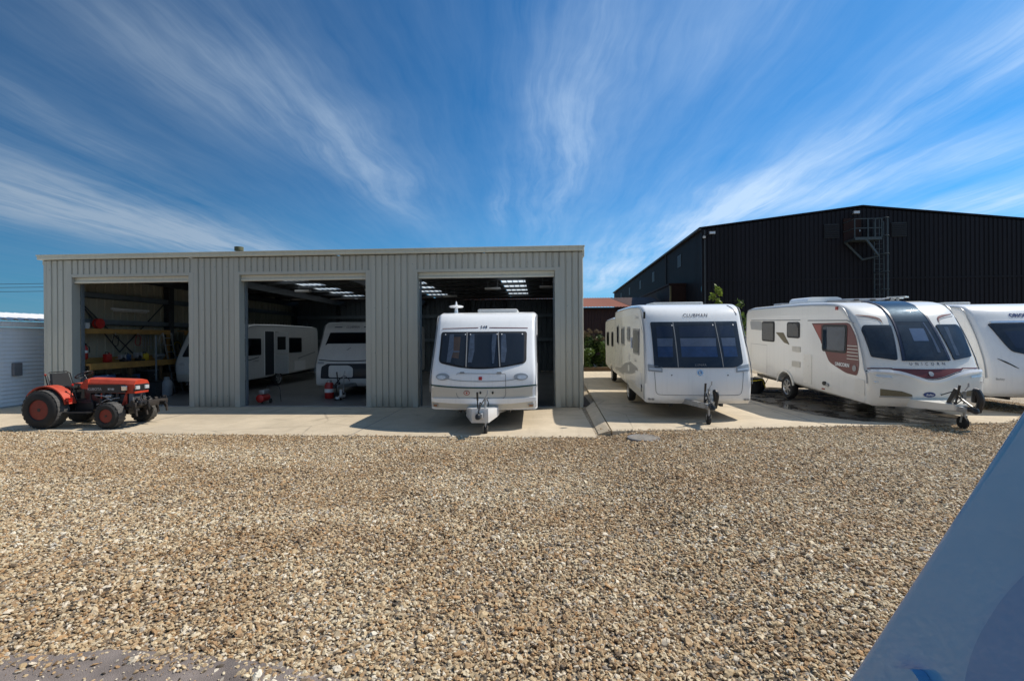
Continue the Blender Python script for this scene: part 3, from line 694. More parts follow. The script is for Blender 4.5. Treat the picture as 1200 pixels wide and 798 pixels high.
    c.steadies(); return c
caravan_pad()

# ---- 3: caravan with the tall dark panoramic front window and red graphics
def caravan_red():
    root = thing('touring_caravan', 'white caravan with tall dark panoramic centre window and red swoosh graphics on nose and side', 'caravan', (8.27, 10.6, .15), (R(1.9), 0, R(-1.2)), group=GC)
    c = Caravan(root, PROF_U, 6.7, 1.17, .11, .20, .07, (3.80, .34, .24), arch=.44, body='gelcoat_warm')  # body colour carries the warm bounce from the pad
    # lower bumper moulding with wavy top edge
    wave = lambda x: 1.045 - .19 * math.exp(-(x / .48) ** 2) - .01 * abs(x)
    xs = [-1.155 + 2.31 * i / 28 for i in range(29)]
    low = [(x, wave(x)) for x in xs] + [(1.155, .36), (.5, .355), (-.5, .355), (-1.155, .36)]
    c.fp('bumper', low, 'gelcoat_cream', .055, .06, None, .08)
    c.line([(x, wave(x) + .012) for x in xs], .045, 'lens_white', 'bright_strip', .085)
    c.line([(x, wave(x) + .052) for x in xs], .016, 'navy', 'waist_stripe', .012)
    top = [(x, 1.135 - .02 * (1 - abs(x))) for x in xs if abs(x) < .72]; bot = [(x, wave(x) + .07) for x in xs if abs(x) < .72]
    sw = c.fp('red_swoosh', [(-.74, 1.125)] + top + [(.74, 1.125)] + bot[::-1], 'burgundy', .010, .003)
    c.fp('round_emblem', ellipse(0, 1.02, .048, .048), 'silver', .018, .006, sw)
    for sx in (-1, 1):
        c.line([(.70 * sx, 1.13), (1.13 * sx, 1.125)], .022, 'burgundy', 'waist_stripe', .010)
        c.fp('air_vent', roundpoly([(.99 * sx, .56), (.42 * sx, .56), (.43 * sx, .60), (.62 * sx, .665), (.99 * sx, .705)], .01), 'bronze_mesh', .060, .02)
        c.fp('vent_lip', [(.42 * sx, .53), (1.0 * sx, .53), (1.0 * sx, .555), (.42 * sx, .555)], 'silver', .068, .02)
        c.fp('side_lamp', roundpoly([(.78 * sx, .93), (1.06 * sx, .945), (1.06 * sx, .975), (.80 * sx, .965)], .01), 'lens_clear', .068, .02)
        c.fp('marker_lamp', rrect(1.06 * sx - .03, .83, 1.06 * sx + .05, .86, .01), 'lens_clear', .065, .02)
        # flank windows
        p = roundpoly([(.58 * sx, 1.30), (1.04 * sx, 1.37), (1.09 * sx, 1.95), (1.03 * sx, 2.05), (.49 * sx, 2.05)], .04)
        w = c.fp('window', p, 'dark_void', .016, .022)
        c.fp('blind', [(.60 * sx, 1.42), (1.0 * sx, 1.44), (1.03 * sx, 1.98), (.53 * sx, 1.98)], 'dim_interior', .018, 0, w)
        if sx > 0: c.fp('curtain', [(.66, 1.4), (.74, 1.4), (.72, 1.7), (.76, 2.0), (.66, 2.0)], 'curtain', .02, 0, w, .05)
        c.fp('pane', p, 'glass', .028, .01, w)
        q = spline([(.62 * sx, 2.12), (.66 * sx, 2.2), (.80 * sx, 2.25), (1.06 * sx, 2.29)], 6)
        c.fp('swept_decal', ribbon(q, [.012 + .03 * math.sin(math.pi * i / (len(q) - 1)) for i in range(len(q))]), 'burgundy', .008, 0)
        q = [(x * 1.0, z - .045) for x, z in q]; c.fp('swept_decal', ribbon(q, .012), 'grey_film', .008, 0)
    # panoramic window running up over the roof
    pan = roundpoly([(-.44, 1.29), (.44, 1.29), (.37, 2.1), (.34, 2.95), (-.34, 2.95), (-.37, 2.1)], [.05, .05, .3, .06, .06, .3])
    p0 = c.fp('panoramic_window', pan, 'dark_void', .020, .026)
    c.fp('sunroof_blind', [(-.37, 2.12), (.37, 2.12), (.35, 2.93), (-.35, 2.93)], 'slate', .0235, 0, p0, .07)
    c.fp('blind', [(-.40, 1.36), (.16, 1.36), (.14, 2.05), (-.37, 2.05)], 'dim_interior', .022, 0, p0, .07)
    c.fp('notice', rrect(-.15, 1.70, .17, 1.97, .01), 'paper', .026, 0, p0)
    c.fp('curtain', [(.27, 1.46), (.33, 1.46), (.30, 1.75), (.25, 2.1), (.22, 2.1), (.25, 1.8)], 'blind', .024, 0, p0, .05)
    c.fp('pane', pan, 'glass', .036, .012, p0, .07)
    for sx in (-1, 1): c.fp('pillar', ribbon([(sx * .465, 1.29), (sx * .395, 2.1), (sx * .36, 2.95)], .05), 'gelcoat' if False else 'navy', .030, .03)
    c.ftext('UNICORN', 0, 1.225, .085, 'navy', space=2.3, off=.01)
    b = c.fp('maker_badge', ellipse(-.10, .60, .115, .05, 28), 'badge_blue', .07, .014)
    vs, fs = text_shape('Bailey', .062, shear=.2); MB().add([c.front(-.10 + x, .60 + z, .076) for x, z in vs], fs).build('badge_lettering', M['white_film'], b)
    # side
    st = c.sp('red_side_graphic', roundpoly([(2.42, 2.10), (.90, 2.12), (.62, 1.75), (.48, 1.15), (.55, .93), (.95, .95), (1.62, 1.15), (1.95, 1.6)], [.02, .1, .2, .12, .06, .1, .1, .1]), 'burgundy', .008, .003)
    c.sp('red_panel', roundpoly([(2.33, 2.06), (1.98, 2.06), (1.98, 1.62), (1.90, 1.55)], .02), 'rust_red_film', .014, .003, st)
    for k in range(5):
        z = 1.28 + k * .075; c.sp('pale_line', [(.50 + k * .012, z), (.92, z), (.92, z + .018), (.52 + k * .012, z + .018)], 'beige_skin', .014, 0, st)
    c.sp('round_emblem', ellipse(.64, 1.09, .07, .07), 'grey_film', .015, .004, st)
    vs, fs = text_shape('UNICORN', .115, bold=.005, space=1.02); MB().add([c.side(-1, 1.08 - x, 1.13 + z, .02) for x, z in vs], fs).build('lettering', M['white_film'], st)
    c.sline([(2.62, 2.17), (.98, 2.17), (.75, 2.1)], .03, 'grey_film', 'side_stripe', .009)
    c.swindow(.95, 1.40, 1.93, 2.07, r=.09, glass='glass', inner=((1.02, 1.47, 1.86, 2.0), 'dim_interior')); c.swindow(3.02, 1.68, 3.72, 2.13, r=.09); c.swindow(4.50, 1.52, 5.35, 2.15, r=.09)
    c.sline([(3.0, 2.185), (6.2, 2.185)], .028, 'grey_film', 'side_stripe', .009)
    sg = c.sp('side_graphic', roundpoly([(5.40, 1.86), (6.2, 1.88), (6.28, 2.15), (5.40, 2.15)], .05), 'silver', .008, .003)
    c.sp('side_graphic', roundpoly([(4.42, 1.82), (3.95, 1.82), (3.58, 1.48), (3.90, 1.53)], .03), 'bronze_mesh', .008, .003)
    c.sp('fridge_vent', rrect(2.98, 1.30, 3.42, 1.45, .02), 'beige_skin', .016, .014); c.sp('fridge_vent', rrect(2.98, .88, 3.42, 1.04, .02), 'beige_skin', .016, .014)
    c.sp('service_door', rrect(2.40, .50, 2.80, 1.27, .03), 'gelcoat_cream', .010, .008)
    c.sp('gas_box', rrect(.28, .52, .62, .86, .03), 'gelcoat_cream', .010, .008)
    wi = c.sp('water_inlet', ellipse(1.80, .60, .075, .05), 'black_rubber', .03, .03); c.sp('inlet_cap', ellipse(1.66, .58, .05, .04), 'silver', .035, .03)
    c.sp('side_marker', rrect(1.80, .44, 1.92, .47, .005), 'lens_red', .012, .01); c.sp('roof_marker', rrect(1.30, 2.42, 1.38, 2.50, .01), 'lens_red', .02, .02)
    c.sline([(5.0, .52), (5.0, 1.4), (6.2, 1.4), (6.2, .52)], .01)
    ar = [(3.80 + .49 * math.cos(math.pi * k / 14), .24 + .47 * math.sin(math.pi * k / 14)) for k in range(1, 14)]
    c.sp('wheel_arch_trim', ribbon(ar, .055), 'gelcoat_cream', .03, .03, h=.1)
    # roof: air conditioner, roof lights, flat aerials
    z = c.zt
    ac = MB().prism(roundpoly([(-1.0, z + .01), (-.05, z + .01), (-.10, z + .15), (-.22, z + .19), (-.90, z + .19), (-.98, z + .13)], .04), 3.0, 4.0).build('air_conditioner', M['gelcoat'], root, 40)
    on_roof(c, 'roof_light', 'silver', -.5, .65, 2.15, 3.0, .09)
    for xx in (-.3, .1, .45): MB().box(xx, xx + .12, 2.12, 2.16, z + .05, z + .09, .01).build('roof_light_catch', M['black_plastic'], root)
    on_roof(c, 'roof_light', 'silver', -.95, -.55, 4.6, 5.1, .07)
    for xx, yy in ((.62, 1.95), (1.02, 2.7)):
        MB().cyl((xx, yy, z), (xx, yy, z + .10), .03).prism([(xx - .26, yy), (xx, yy - .26), (xx + .26, yy), (xx, yy + .26)], z + .10, z + .13, 'z').build('flat_aerial', M['gelcoat_dim'], root)
    # A-frame fairing
    v = MB(); t = [(-.50, .15), (-.45, -.12), (-.12, -.72), (.12, -.72), (.45, -.12), (.50, .15)]
    pts = [(x, y, .50) for x, y in t] + [(x, y, .33 + .06 * (y < -.5)) for x, y in t]
    v.add(pts, [tuple(range(6)), tuple(range(11, 5, -1))] + [(i, (i + 1) % 6, 6 + (i + 1) % 6, 6 + i) for i in range(6)]); v.build('hitch_cover', M['gelcoat_cream'], root, 30)
    c.hitch(1.02, .42, ground=.0, xj=.16, jr=.125)
    MB().tube(spline([(.30, -.72, .36), (.31, -.78, .6), (.27, -.72, .78), (.30, -.66, .55)], 6), [.06] * 19).build('lead_bag', M['black_plastic'], root, 40)
    MB().bar((-.05, -.50, .5), (-.0, -.62, .80), .08, .07).build('stabiliser_handle', M['black_plastic'], root)
    c.steadies(); return c
caravan_red()

# ---- 4: caravan cropped by the right edge
def caravan_far_right():
    root = thing('touring_caravan', 'white caravan with blue nose lettering behind the red swoosh caravan, at the right edge', 'caravan', (11.72, 11.75, .17), (R(.6), 0, R(-2)), group=GC)
    c = Caravan(root, PROF_B, 5.9, 1.15, .12, .16, .04, (3.3, .31, .31))
    p = roundpoly([(-.70, 1.62), (-.60, 1.42), (-.2, 1.33), (.2, 1.33), (.60, 1.42), (.70, 1.62), (.86, 2.08), (-.86, 2.08)], [.1, .08, .1, .1, .08, .1, .03, .03])
    w = c.fp('front_window', p, 'dark_void', .016, .024); c.fp('blind', [(-.5, 1.5), (.5, 1.5), (.6, 1.9), (-.6, 1.9)], 'navy', .02, 0, w); c.fp('pane', p, 'glass', .028, .01, w)
    c.fp('window_rail', ribbon([(-.80, 2.11), (0, 2.12), (.80, 2.11)], .05), 'chrome', .04, .03)
    c.ftext('ORION', -.10, 2.28, .12, 'badge_blue', bold=.006, space=1.15)
    for sx in (-1, 1): c.fp('lamp_slot', ribbon(spline([(.92 * sx, 1.26), (.75 * sx, 1.16), (.55 * sx, 1.03)], 5), [.008, .014, .02, .026, .03, .03, .028, .024, .02, .015, .008]), 'black_rubber', .008, .004)
    c.ftext('Bailey', -.92, .78, .07, 'grey_film'); c.line([(-.35, 1.0), (-.35, .5)], .008)
    c.swindow(1.0, 1.4, 2.1, 2.05, -1); c.swindow(3.9, 1.4, 4.9, 2.05, -1)
    c.hitch(.95, .44, ground=-.02, xj=.13); on_roof(c, 'roof_light', 'gelcoat_dim', -1.0, -.35, 1.6, 2.3, .06); c.steadies()
caravan_far_right()

M['gelcoat_blue'] = mat('pale_blue_white_gelcoat', (.15, .42, .72), .18, 0, .02, .8, coat=.4, rvar=.03)  # white shell coloured blue to stand for skylight falling in its shade
# ---- 5: caravan parked beside the photographer (its side wall fills the lower right corner)
def caravan_near():
    root = thing('touring_caravan', 'white caravan in shade close by at the lower right corner, showing its sloping nose edge', 'caravan', (2.27, 1.80, .0), group=GC)
    pr = [(.40, -.05), (.52, -.12), (.62, -.10), (.80, .01), (1.10, .187), (1.42, .375), (1.83, .615), (2.2, .83), (2.42, 1.02), (2.55, 1.3), (2.60, 1.7)]
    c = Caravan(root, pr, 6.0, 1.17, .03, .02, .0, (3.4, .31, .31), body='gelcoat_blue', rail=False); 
    root.rotation_euler = (0, 0, 0)
    c.fp('bumper', rrect(-1.1, .45, 1.1, .8, .05), 'gelcoat_grey', .03, .03)
    p = rrect(-.95, 1.3, .95, 2.1, .08); w = c.fp('front_window', p, 'dark_void', .016, .02); c.fp('pane', p, 'glass', .03, .01, w)
    return c, root
cn, cnroot = caravan_near()
# turn it so that the nose points up the yard, away from the camera: mirror of local -Y
cnroot.rotation_euler = (0, 0, math.pi)
# with the half turn its +x side is the one beside the camera
m_recess_shade = mat('moulded_blue_gelcoat', (.09, .30, .62), .16, 0, .05, .8, coat=.3)  # deeper blue for the painted shade on the near side wall
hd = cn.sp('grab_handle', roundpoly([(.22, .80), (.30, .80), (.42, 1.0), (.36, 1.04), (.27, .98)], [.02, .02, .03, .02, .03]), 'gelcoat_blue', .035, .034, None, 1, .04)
cn.sp('bonded_panel', roundpoly([(.50, .55), (1.9, .55), (1.9, 1.9), (1.05, 1.85), (.66, 1.48), (.50, 1.15)], [.1, .1, .1, .25, .3, .3], 8), m_recess_shade, .018, .018, None, 1, .1)  # darker blue patch paints the soft shade of a curved recess
cn.sp('side_marker', ellipse(.74, 1.55, .05, .06), 'lens_red', .04, .03, None, 1, .05)
for y0 in (2.2, 4.0): cn.swindow(y0, 1.4, y0 + .9, 2.05, 1)

# ---- 6: rear caravan behind the pad caravan
def caravan_behind():
    root = thing('touring_caravan', 'older cream caravan parked behind the one on the pale pad, mostly hidden', 'caravan', (4.02, 17.2, .15), (R(.5), 0, R(-2.2)), group=GC)
    c = Caravan(root, PROF_A, 5.2, 1.15, .1, .1, .03, (2.9, .30, .30), body='gelcoat_cream')
    p = rrect(-.95, 1.35, .95, 2.05, .06); w = c.fp('front_window', p, 'dark_void', .016, .02); c.fp('pane', p, 'glass', .03, .01, w)
    for y0, y1 in ((.6, 1.3), (2.0, 2.6), (3.6, 4.5)): c.swindow(y0, 1.45, y1, 2.05)
    c.sp('locker_door', rrect(.6, .6, 1.3, 1.0, .03), 'beige_skin', .01, .01); c.hitch(.9, .42, xj=.1)
caravan_behind()

# ---- 7: caravan inside, broadside, door open
def caravan_inside_left():
    root = thing('touring_caravan', 'white caravan inside the workshop with its dark side doorway standing open', 'caravan', (-12.40, 17.0, .02), (0, 0, R(0)), group='caravans under repair inside the workshop')
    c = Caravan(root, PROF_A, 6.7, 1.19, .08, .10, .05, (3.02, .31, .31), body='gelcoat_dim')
    p = roundpoly([(-.95, 1.35), (.95, 1.35), (.9, 2.15), (-.85, 2.15)], .06); w = c.fp('front_window', p, 'dark_void', .016, .02); c.fp('pane', p, 'glass', .03, .01, w)
    for sx in (-1, 1): c.fp('lamp', ellipse(.88 * sx, 1.08, .11, .06), 'lens_clear', .02, .02)
    c.fp('bumper', rrect(-1.12, .45, 1.12, .72, .08), 'gelcoat_grey', .03, .03)
    c.swindow(.52, 1.36, 1.66, 2.03, 1); c.swindow(3.8, 1.38, 4.95, 2.06, 1)
    d = c.sp('doorway', rrect(1.92, .52, 2.60, 2.32, .05), 'dark_void', .008, .008, None, 1); c.sp('door_frame', ribbon([(1.90, .50), (1.90, 2.34), (2.62, 2.34), (2.62, .50)], .045), 'gelcoat', .02, .02, None, 1)
    x = 1.18
    dr = MB().box(x + .03, x + .62, 2.66, 2.70, .54, 1.34, .01).box(x + .03, x + .62, 2.66, 2.70, 1.37, 2.28, .01).build('door', M['gelcoat_dim'], root)
    MB().box(x + .14, x + .50, 2.65, 2.66, 1.55, 2.1, .002).build('pane', M['black_rubber'], dr)
    c.sline(spline([(.1, 1.25), (.7, 1.18), (1.5, 1.28)]), .03, 'black_rubber', 'side_decal', .01, 1); c.stext('CLUBMAN', 1.3, 1.14, .08, 'navy', 1)
    c.sline([(4.6, 1.1), (6.3, 1.35)], .05, 'grey_film', 'side_decal', .01, 1); c.sp('locker_door', rrect(4.3, .55, 5.3, 1.0, .03), 'gelcoat', .012, .01, None, 1)
    c.sp('awning_lamp', rrect(2.70, 2.18, 2.95, 2.30, .02), 'black_plastic', .03, .03, None, 1)
    c.hitch(.8, .42, xj=.13); c.steadies()
caravan_inside_left()

# ---- 8: caravan inside with the front locker stripped open
def caravan_inside_mid():
    root = thing('touring_caravan', 'white caravan inside the middle bay with its front gas locker open and stripped', 'caravan', (-6.66, 16.1, .02), group='caravans under repair inside the workshop')
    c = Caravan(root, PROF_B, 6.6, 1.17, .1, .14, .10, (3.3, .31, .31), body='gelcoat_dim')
    p = roundpoly([(-.93, 1.76), (-.86, 1.82), (.86, 1.82), (.93, 1.76), (.90, 2.2), (-.85, 2.2)], .02); w = c.fp('front_window', p, 'dark_void', .016, .02); c.fp('pane', p, 'glass_dark', .028, .008, w)
    c.line([(-.72, 2.40), (-.42, 2.40)], .03, 'navy', 'front_decal', .01); c.line([(.42, 2.40), (.72, 2.40)], .03, 'navy', 'front_decal', .01); c.ftext('CLUBMAN', 0, 2.40, .11, 'navy')
    c.line(spline([(-1.05, 1.26), (-.5, 1.225), (0, 1.215), (.5, 1.225), (1.05, 1.26)]), .03, 'black_rubber', 'lid_gap', .01)
    o = c.fp('gas_locker', roundpoly([(-.93, .62), (.93, .62), (.90, 1.02), (.7, 1.13), (-.7, 1.13), (-.90, 1.02)], .04), 'dark_void', .006, .003)
    c.fp('locker_backing', roundpoly([(-.62, .66), (.25, .66), (.25, .98), (.1, 1.07), (-.62, 1.07)], .08), 'gelcoat_dim', .010, .003, o)
    c.fp('battery_tray', rrect(.3, .70, .8, .95, .02), 'black_plastic', .04, .03, o)
    for sx in (-1, 1): c.fp('lamp', rrect(.95 * sx - .12, 1.12, .95 * sx + .12, 1.19, .02), 'silver', .02, .02)
    c.fp('mark', ribbon(spline([(-.06, 1.60), (0, 1.62), (.08, 1.68)]), .016), 'black_rubber', .008, .002)
    c.swindow(1.0, 1.4, 2.0, 2.05, 1); c.swindow(4.0, 1.4, 5.0, 2.05, 1); c.hitch(.9, .42, xj=.12)
caravan_inside_mid()

# ------------------------------------------------------------------ ground
def rise(x): return .12 * sm((x - .9) / 1.1)
def ground_sheet():
    xs = [-300, -100, -40, -16] + [x * .5 for x in range(-20, 2)] + [.9 + .08 * i for i in range(17)] + [3, 4, 6, 8, 12, 16, 40, 120, 300]
    xs = sorted(set(xs)); ys = [-60, -10, 0, 3, 6, 10, 14, 20, 30, 60, 150, 500]
    vs = [(x, y, rise(x)) for y in ys for x in xs]; n = len(xs)
    return struct(MB().add(vs, [(j * n + i, j * n + i + 1, (j + 1) * n + i + 1, (j + 1) * n + i) for j in range(len(ys) - 1) for i in range(n - 1)]).build('ground', M['gravel_bed'], None, 60))
ground_sheet()
def slab(name, poly, z0, z1, m):
    return struct(MB().prism(poly, z0, z1, 'z').build(name, M[m]))
slab('concrete_apron', [(1.13, 9.51), (1.16, 13.55), (1.16, 28.3), (-15.98, 28.3), (-15.98, 10.25), (-12, 10.0), (-7.8, 9.68), (-4, 9.58)], -.15, .02, 'concrete')
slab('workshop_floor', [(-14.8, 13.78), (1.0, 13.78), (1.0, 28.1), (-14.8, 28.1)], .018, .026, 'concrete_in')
pad = [(1.43, 9.53), (3.35, 9.75), (5.81, 10.12), (7.84, 10.30), (9.81, 10.60), (11.15, 11.5), (11.15, 11.9), (10.9, 12.7), (10.7, 28), (2.1, 28)]
slab('concrete_pad', pad, -.1, .15, 'concrete')
j = MB()
for k in (13.4, 18.0, 22.6): j.box(1.65 + .03 * (k - 13), 10.7, k, k + .018, .1515, .1535)
j.box(5.9, 5.918, 10.2, 27.5, .1515, .1535); struct(j.build('expansion_joint', M['line_grey']))
ja = MB()
for k in (-3.9, -9.5): ja.box(k, k + .015, 9.6, 13.55, .0215, .0235)
struct(ja.build('expansion_joint', M['line_grey']))
r = MB(); T = [(1.27, 13.3, .06), (1.56, 13.95, .155), (1.40, 9.56, .155), (1.19, 9.78, .04)]
r.add(T + [(x, y, -.1) for x, y, z in T], [(0, 1, 2, 3), (7, 6, 5, 4), (0, 4, 5, 1), (1, 5, 6, 2), (2, 6, 7, 3), (3, 7, 4, 0)])
struct(r.build('paving_slab', M['concrete']))
def wobble_poly(cx, cy, pts, amp, seed):
    rg = random.Random(seed); out = []
    sp = spline(pts + [pts[0]], 8)
    return [(x + rg.uniform(-amp, amp), y + rg.uniform(-amp, amp)) for x, y in sp[:-1]]
struct(MB().prism(wobble_poly(0, 0, [(6.15, 14.2), (6.25, 12.4), (6.7, 11.0), (7.6, 10.55), (8.6, 10.55), (9.3, 11.0), (9.6, 12.0), (9.6, 16.5), (7.8, 17.8), (6.6, 16.4)], .04, 3), .154, .158, 'z').build('puddle', M['wet']))
struct(MB().prism([(1.235, 13.62), (1.245, 26), (1.95, 26), (1.60, 14.2), (1.30, 13.62)], 0, .065, 'z').build('soil', M['soil']))
tar = [(-5.5, 1.2), (.8, 1.2), (-.5, 2.45), (-1.2, 2.74), (-1.75, 2.86), (-2.3, 2.92), (-2.8, 2.93), (-3.1, 2.86), (-3.6, 2.88), (-5.5, 2.9)]
struct(MB().prism(tar, 0, .012, 'z').build('tarmac', M['tarmac']))
mc = thing('manhole_cover', 'grey round manhole cover set in the gravel before the pale pad', 'manhole cover', (1.93, 9.02, .118))
MB().lathe((0, 0, 0), (0, 0, 1), [(-.03, .30), (.018, .30), (.018, .265), (.012, .26)], 40).build('rim', M['line_grey'], mc, 30)
MB().lathe((0, 0, 0), (0, 0, 1), [(-.02, .255), (.016, .255), (.016, 0)], 40).build('lid', mat('concrete_lid', (.22, .20, .175), .9, 0, .3, 14, bmp=.4), mc, 30)

# ---- loose stones: points drawn here, one stone instanced on each
CAMTH = math.atan(32 / 560)
def stones():
    n = 1150000
    x = RNG.uniform(-13.5, 13, n); y = RNG.uniform(1.6, 16, n)
    a = x * math.cos(CAMTH) + y * math.sin(CAMTH); t = -x * math.sin(CAMTH) + y * math.cos(CAMTH)
    keep = (t > 1.9) & (np.abs(a) < 1.13 * t + .9)
    front = np.interp(x, [-16, -12, -7.8, -4, 1.1, 1.13, 1.19, 1.2, 1.42, 1.43, 3.35, 5.81, 7.84, 9.81, 11.15], [10.3, 10.0, 9.68, 9.58, 9.51, 9.51, 9.7, 9.74, 9.56, 9.53, 9.75, 10.12, 10.3, 10.6, 11.5])
    jit = RNG.exponential(.035, n) * (RNG.random(n) < .45) - .005
    ok = (y < front + jit) & (x < 11.2)
    ok |= (x > 10.95 + RNG.normal(0, .03, n)) & (y < 16) & ((x > 11.2) | (y > 12.5))
    keep &= ok
    # bare tarmac in the near left corner, with scattered strays
    yb = np.interp(x, [-6, -3.5, -3.05, -2.8, -2.3, -1.75, -1.2, -.5, .8], [2.80, 2.76, 2.77, 2.86, 2.83, 2.74, 2.62, 2.3, 1.2])
    bare = (y < yb + .05 * np.sin(x * 9) + RNG.normal(0, .055, n)) & (RNG.random(n) > .16) & (x < .8)
    keep &= ~bare
    keep &= ((x - 1.93) ** 2 + (y - 9.02) ** 2 > .255 ** 2)
    # gentle hollows: thin the cover in patches far away to save work
    keep &= RNG.random(n) < np.where(t < 5.5, 1., .80)
    x = x[keep]; y = y[keep]; n = len(x)
    tt = np.clip((x - .9) / 1.1, 0, 1); z = .12 * tt * tt * (3 - 2 * tt)
    roll = .022 * (np.sin(x * 1.1 + y * .5) * np.sin(y * .9 - x * .3)) + .007 * np.sin(x * 3.1 + 1) * np.sin(y * 2.7)
    z += np.abs(roll) * .6 + RNG.uniform(-.002, .011, n)
    onslab = (y > front[keep]) & (x < 11.1)
    z = np.where(onslab, np.where(x < 1.15, .026, .156), z)
    z = np.where((y < yb[keep]) & (x < .8), .017, z)
    me = bpy.data.meshes.new('loose_gravel'); me.vertices.add(n)
    me.vertices.foreach_set('co', np.stack([x, y, z], 1).astype(np.float32).ravel())
    sc = (np.exp(RNG.normal(0, .36, n)) * .0086); sc = np.clip(sc, .004, .024); sc = np.where((y < yb[keep] - .03) & (x < .8), sc * RNG.uniform(.25, .9, n), sc)
    s3 = np.stack([sc * RNG.uniform(1.0, 1.75, n), sc * RNG.uniform(.8, 1.15, n), sc * RNG.uniform(.45, .75, n)], 1)
    at = me.attributes.new('s3', 'FLOAT_VECTOR', 'POINT'); at.data.foreach_set('vector', s3.astype(np.float32).ravel())
    rt = np.stack([RNG.normal(0, .38, n), RNG.normal(0, .38, n), RNG.uniform(0, 6.283, n)], 1)
    at = me.attributes.new('rt', 'FLOAT_VECTOR', 'POINT'); at.data.foreach_set('vector', rt.astype(np.float32).ravel())
    at = me.attributes.new('pick', 'INT', 'POINT'); at.data.foreach_set('value', RNG.integers(0, 6, n).astype(np.int32))
    o = bpy.data.objects.new('loose_gravel', me); COL.objects.link(o); o['kind'] = 'stuff'
    ng = bpy.data.node_groups.new('stone_scatter', 'GeometryNodeTree')
    ng.interface.new_socket('Geometry', in_out='INPUT', socket_type='NodeSocketGeometry'); ng.interface.new_socket('Geometry', in_out='OUTPUT', socket_type='NodeSocketGeometry')
    gi = ng.nodes.new('NodeGroupInput'); go = ng.nodes.new('NodeGroupOutput')
    g2i = ng.nodes.new('GeometryNodeGeometryToInstance')
    for k in range(6):
        ico = ng.nodes.new('GeometryNodeMeshIcoSphere'); ico.inputs['Radius'].default_value = 1; ico.inputs['Subdivisions'].default_value = 2
        sp = ng.nodes.new('GeometryNodeSetPosition'); nz = ng.nodes.new('ShaderNodeTexNoise'); nz.noise_dimensions = '4D'
        nz.inputs['W'].default_value = k * 3.7; nz.inputs['Scale'].default_value = .9; nz.inputs['Detail'].default_value = 1
        sub = ng.nodes.new('ShaderNodeVectorMath'); sub.operation = 'SUBTRACT'; sub.inputs[1].default_value = (.5, .5, .5)
        ml = ng.nodes.new('ShaderNodeVectorMath'); ml.operation = 'SCALE'; ml.inputs['Scale'].default_value = 2.1
        ng.links.new(nz.outputs['Color'], sub.inputs[0]); ng.links.new(sub.outputs[0], ml.inputs[0])
        ng.links.new(ico.outputs['Mesh'], sp.inputs['Geometry']); ng.links.new(ml.outputs[0], sp.inputs['Offset'])
        sm_ = ng.nodes.new('GeometryNodeSetMaterial'); sm_.inputs['Material'].default_value = M['stone']
        ng.links.new(sp.outputs[0], sm_.inputs[0]); ng.links.new(sm_.outputs[0], g2i.inputs[0])
    iop = ng.nodes.new('GeometryNodeInstanceOnPoints'); iop.inputs['Pick Instance'].default_value = True
    def attr(nm, ty):
        a_ = ng.nodes.new('GeometryNodeInputNamedAttribute'); a_.data_type = ty; a_.inputs['Name'].default_value = nm; return a_.outputs['Attribute']
    ng.links.new(gi.outputs[0], iop.inputs['Points']); ng.links.new(g2i.outputs[0], iop.inputs['Instance'])
    ng.links.new(attr('pick', 'INT'), iop.inputs['Instance Index']); ng.links.new(attr('s3', 'FLOAT_VECTOR'), iop.inputs['Scale'])
    e2r = ng.nodes.new('FunctionNodeEulerToRotation'); ng.links.new(attr('rt', 'FLOAT_VECTOR'), e2r.inputs[0]); ng.links.new(e2r.outputs[0], iop.inputs['Rotation'])
    ng.links.new(iop.outputs[0], go.inputs[0])
    md = o.modifiers.new('scatter', 'NODES'); md.node_group = ng; me.materials.append(M['stone'])
    print('stones', n)
stones()

# ------------------------------------------------------------------ the workshop
WX0, WX1, WY0, WY1 = -14.93, 1.23, 13.6, 28.2
OPEN = [(-14.03, -10.37), (-8.82, -5.02), (-3.50, .45)]; OZ = 3.85
ws = thing('workshop_building', 'long grey-green steel clad workshop with three open roller doors', 'workshop', ((WX0 + WX1) / 2, WY0, 0)); WO = ws.location[:]
def roofz(y): return 4.52 - (y - WY0) * .012
T = .15
fw = MB(); F = lambda a, b, d: (a, WY0 + d, b)
cuts = [WX0] + [v for o in OPEN for v in (o[0] - T, o[1] + T)] + [WX1]
for i in range(0, len(cuts), 2): fw.corr(cuts[i] + (.10 if i == 0 else 0), cuts[i + 1] - (.10 if i == 6 else 0), .03, 4.42, .185, .03, .035, .012, F)
for a, b in OPEN: fw.corr(a - T, b + T, OZ + T, 4.42, .185, .03, .035, .012, F)
fw.build('front_wall', M['clad'], ws, origin=WO)
sc_ = MB()
for z in (.35, 1.6, 2.9, 4.15):
    x = WX0 + .19
    while x < WX1 - .1:
        if z > 4 or not any(a - T < x < b + T for a, b in OPEN): sc_.cyl((x, WY0, z), (x, WY0 - .006, z), .011, n=6)
        x += .37
sc_.build('cladding_screws', M['steel_blue'], ws, origin=WO)
for x0, x1 in ((WX0, WX0 + .10), (WX1 - .10, WX1)): MB().box(x0, x1, WY0 - .006, WY0 + .14, .02, 4.42, .006).build('corner_trim', M['trim'], ws, origin=WO)
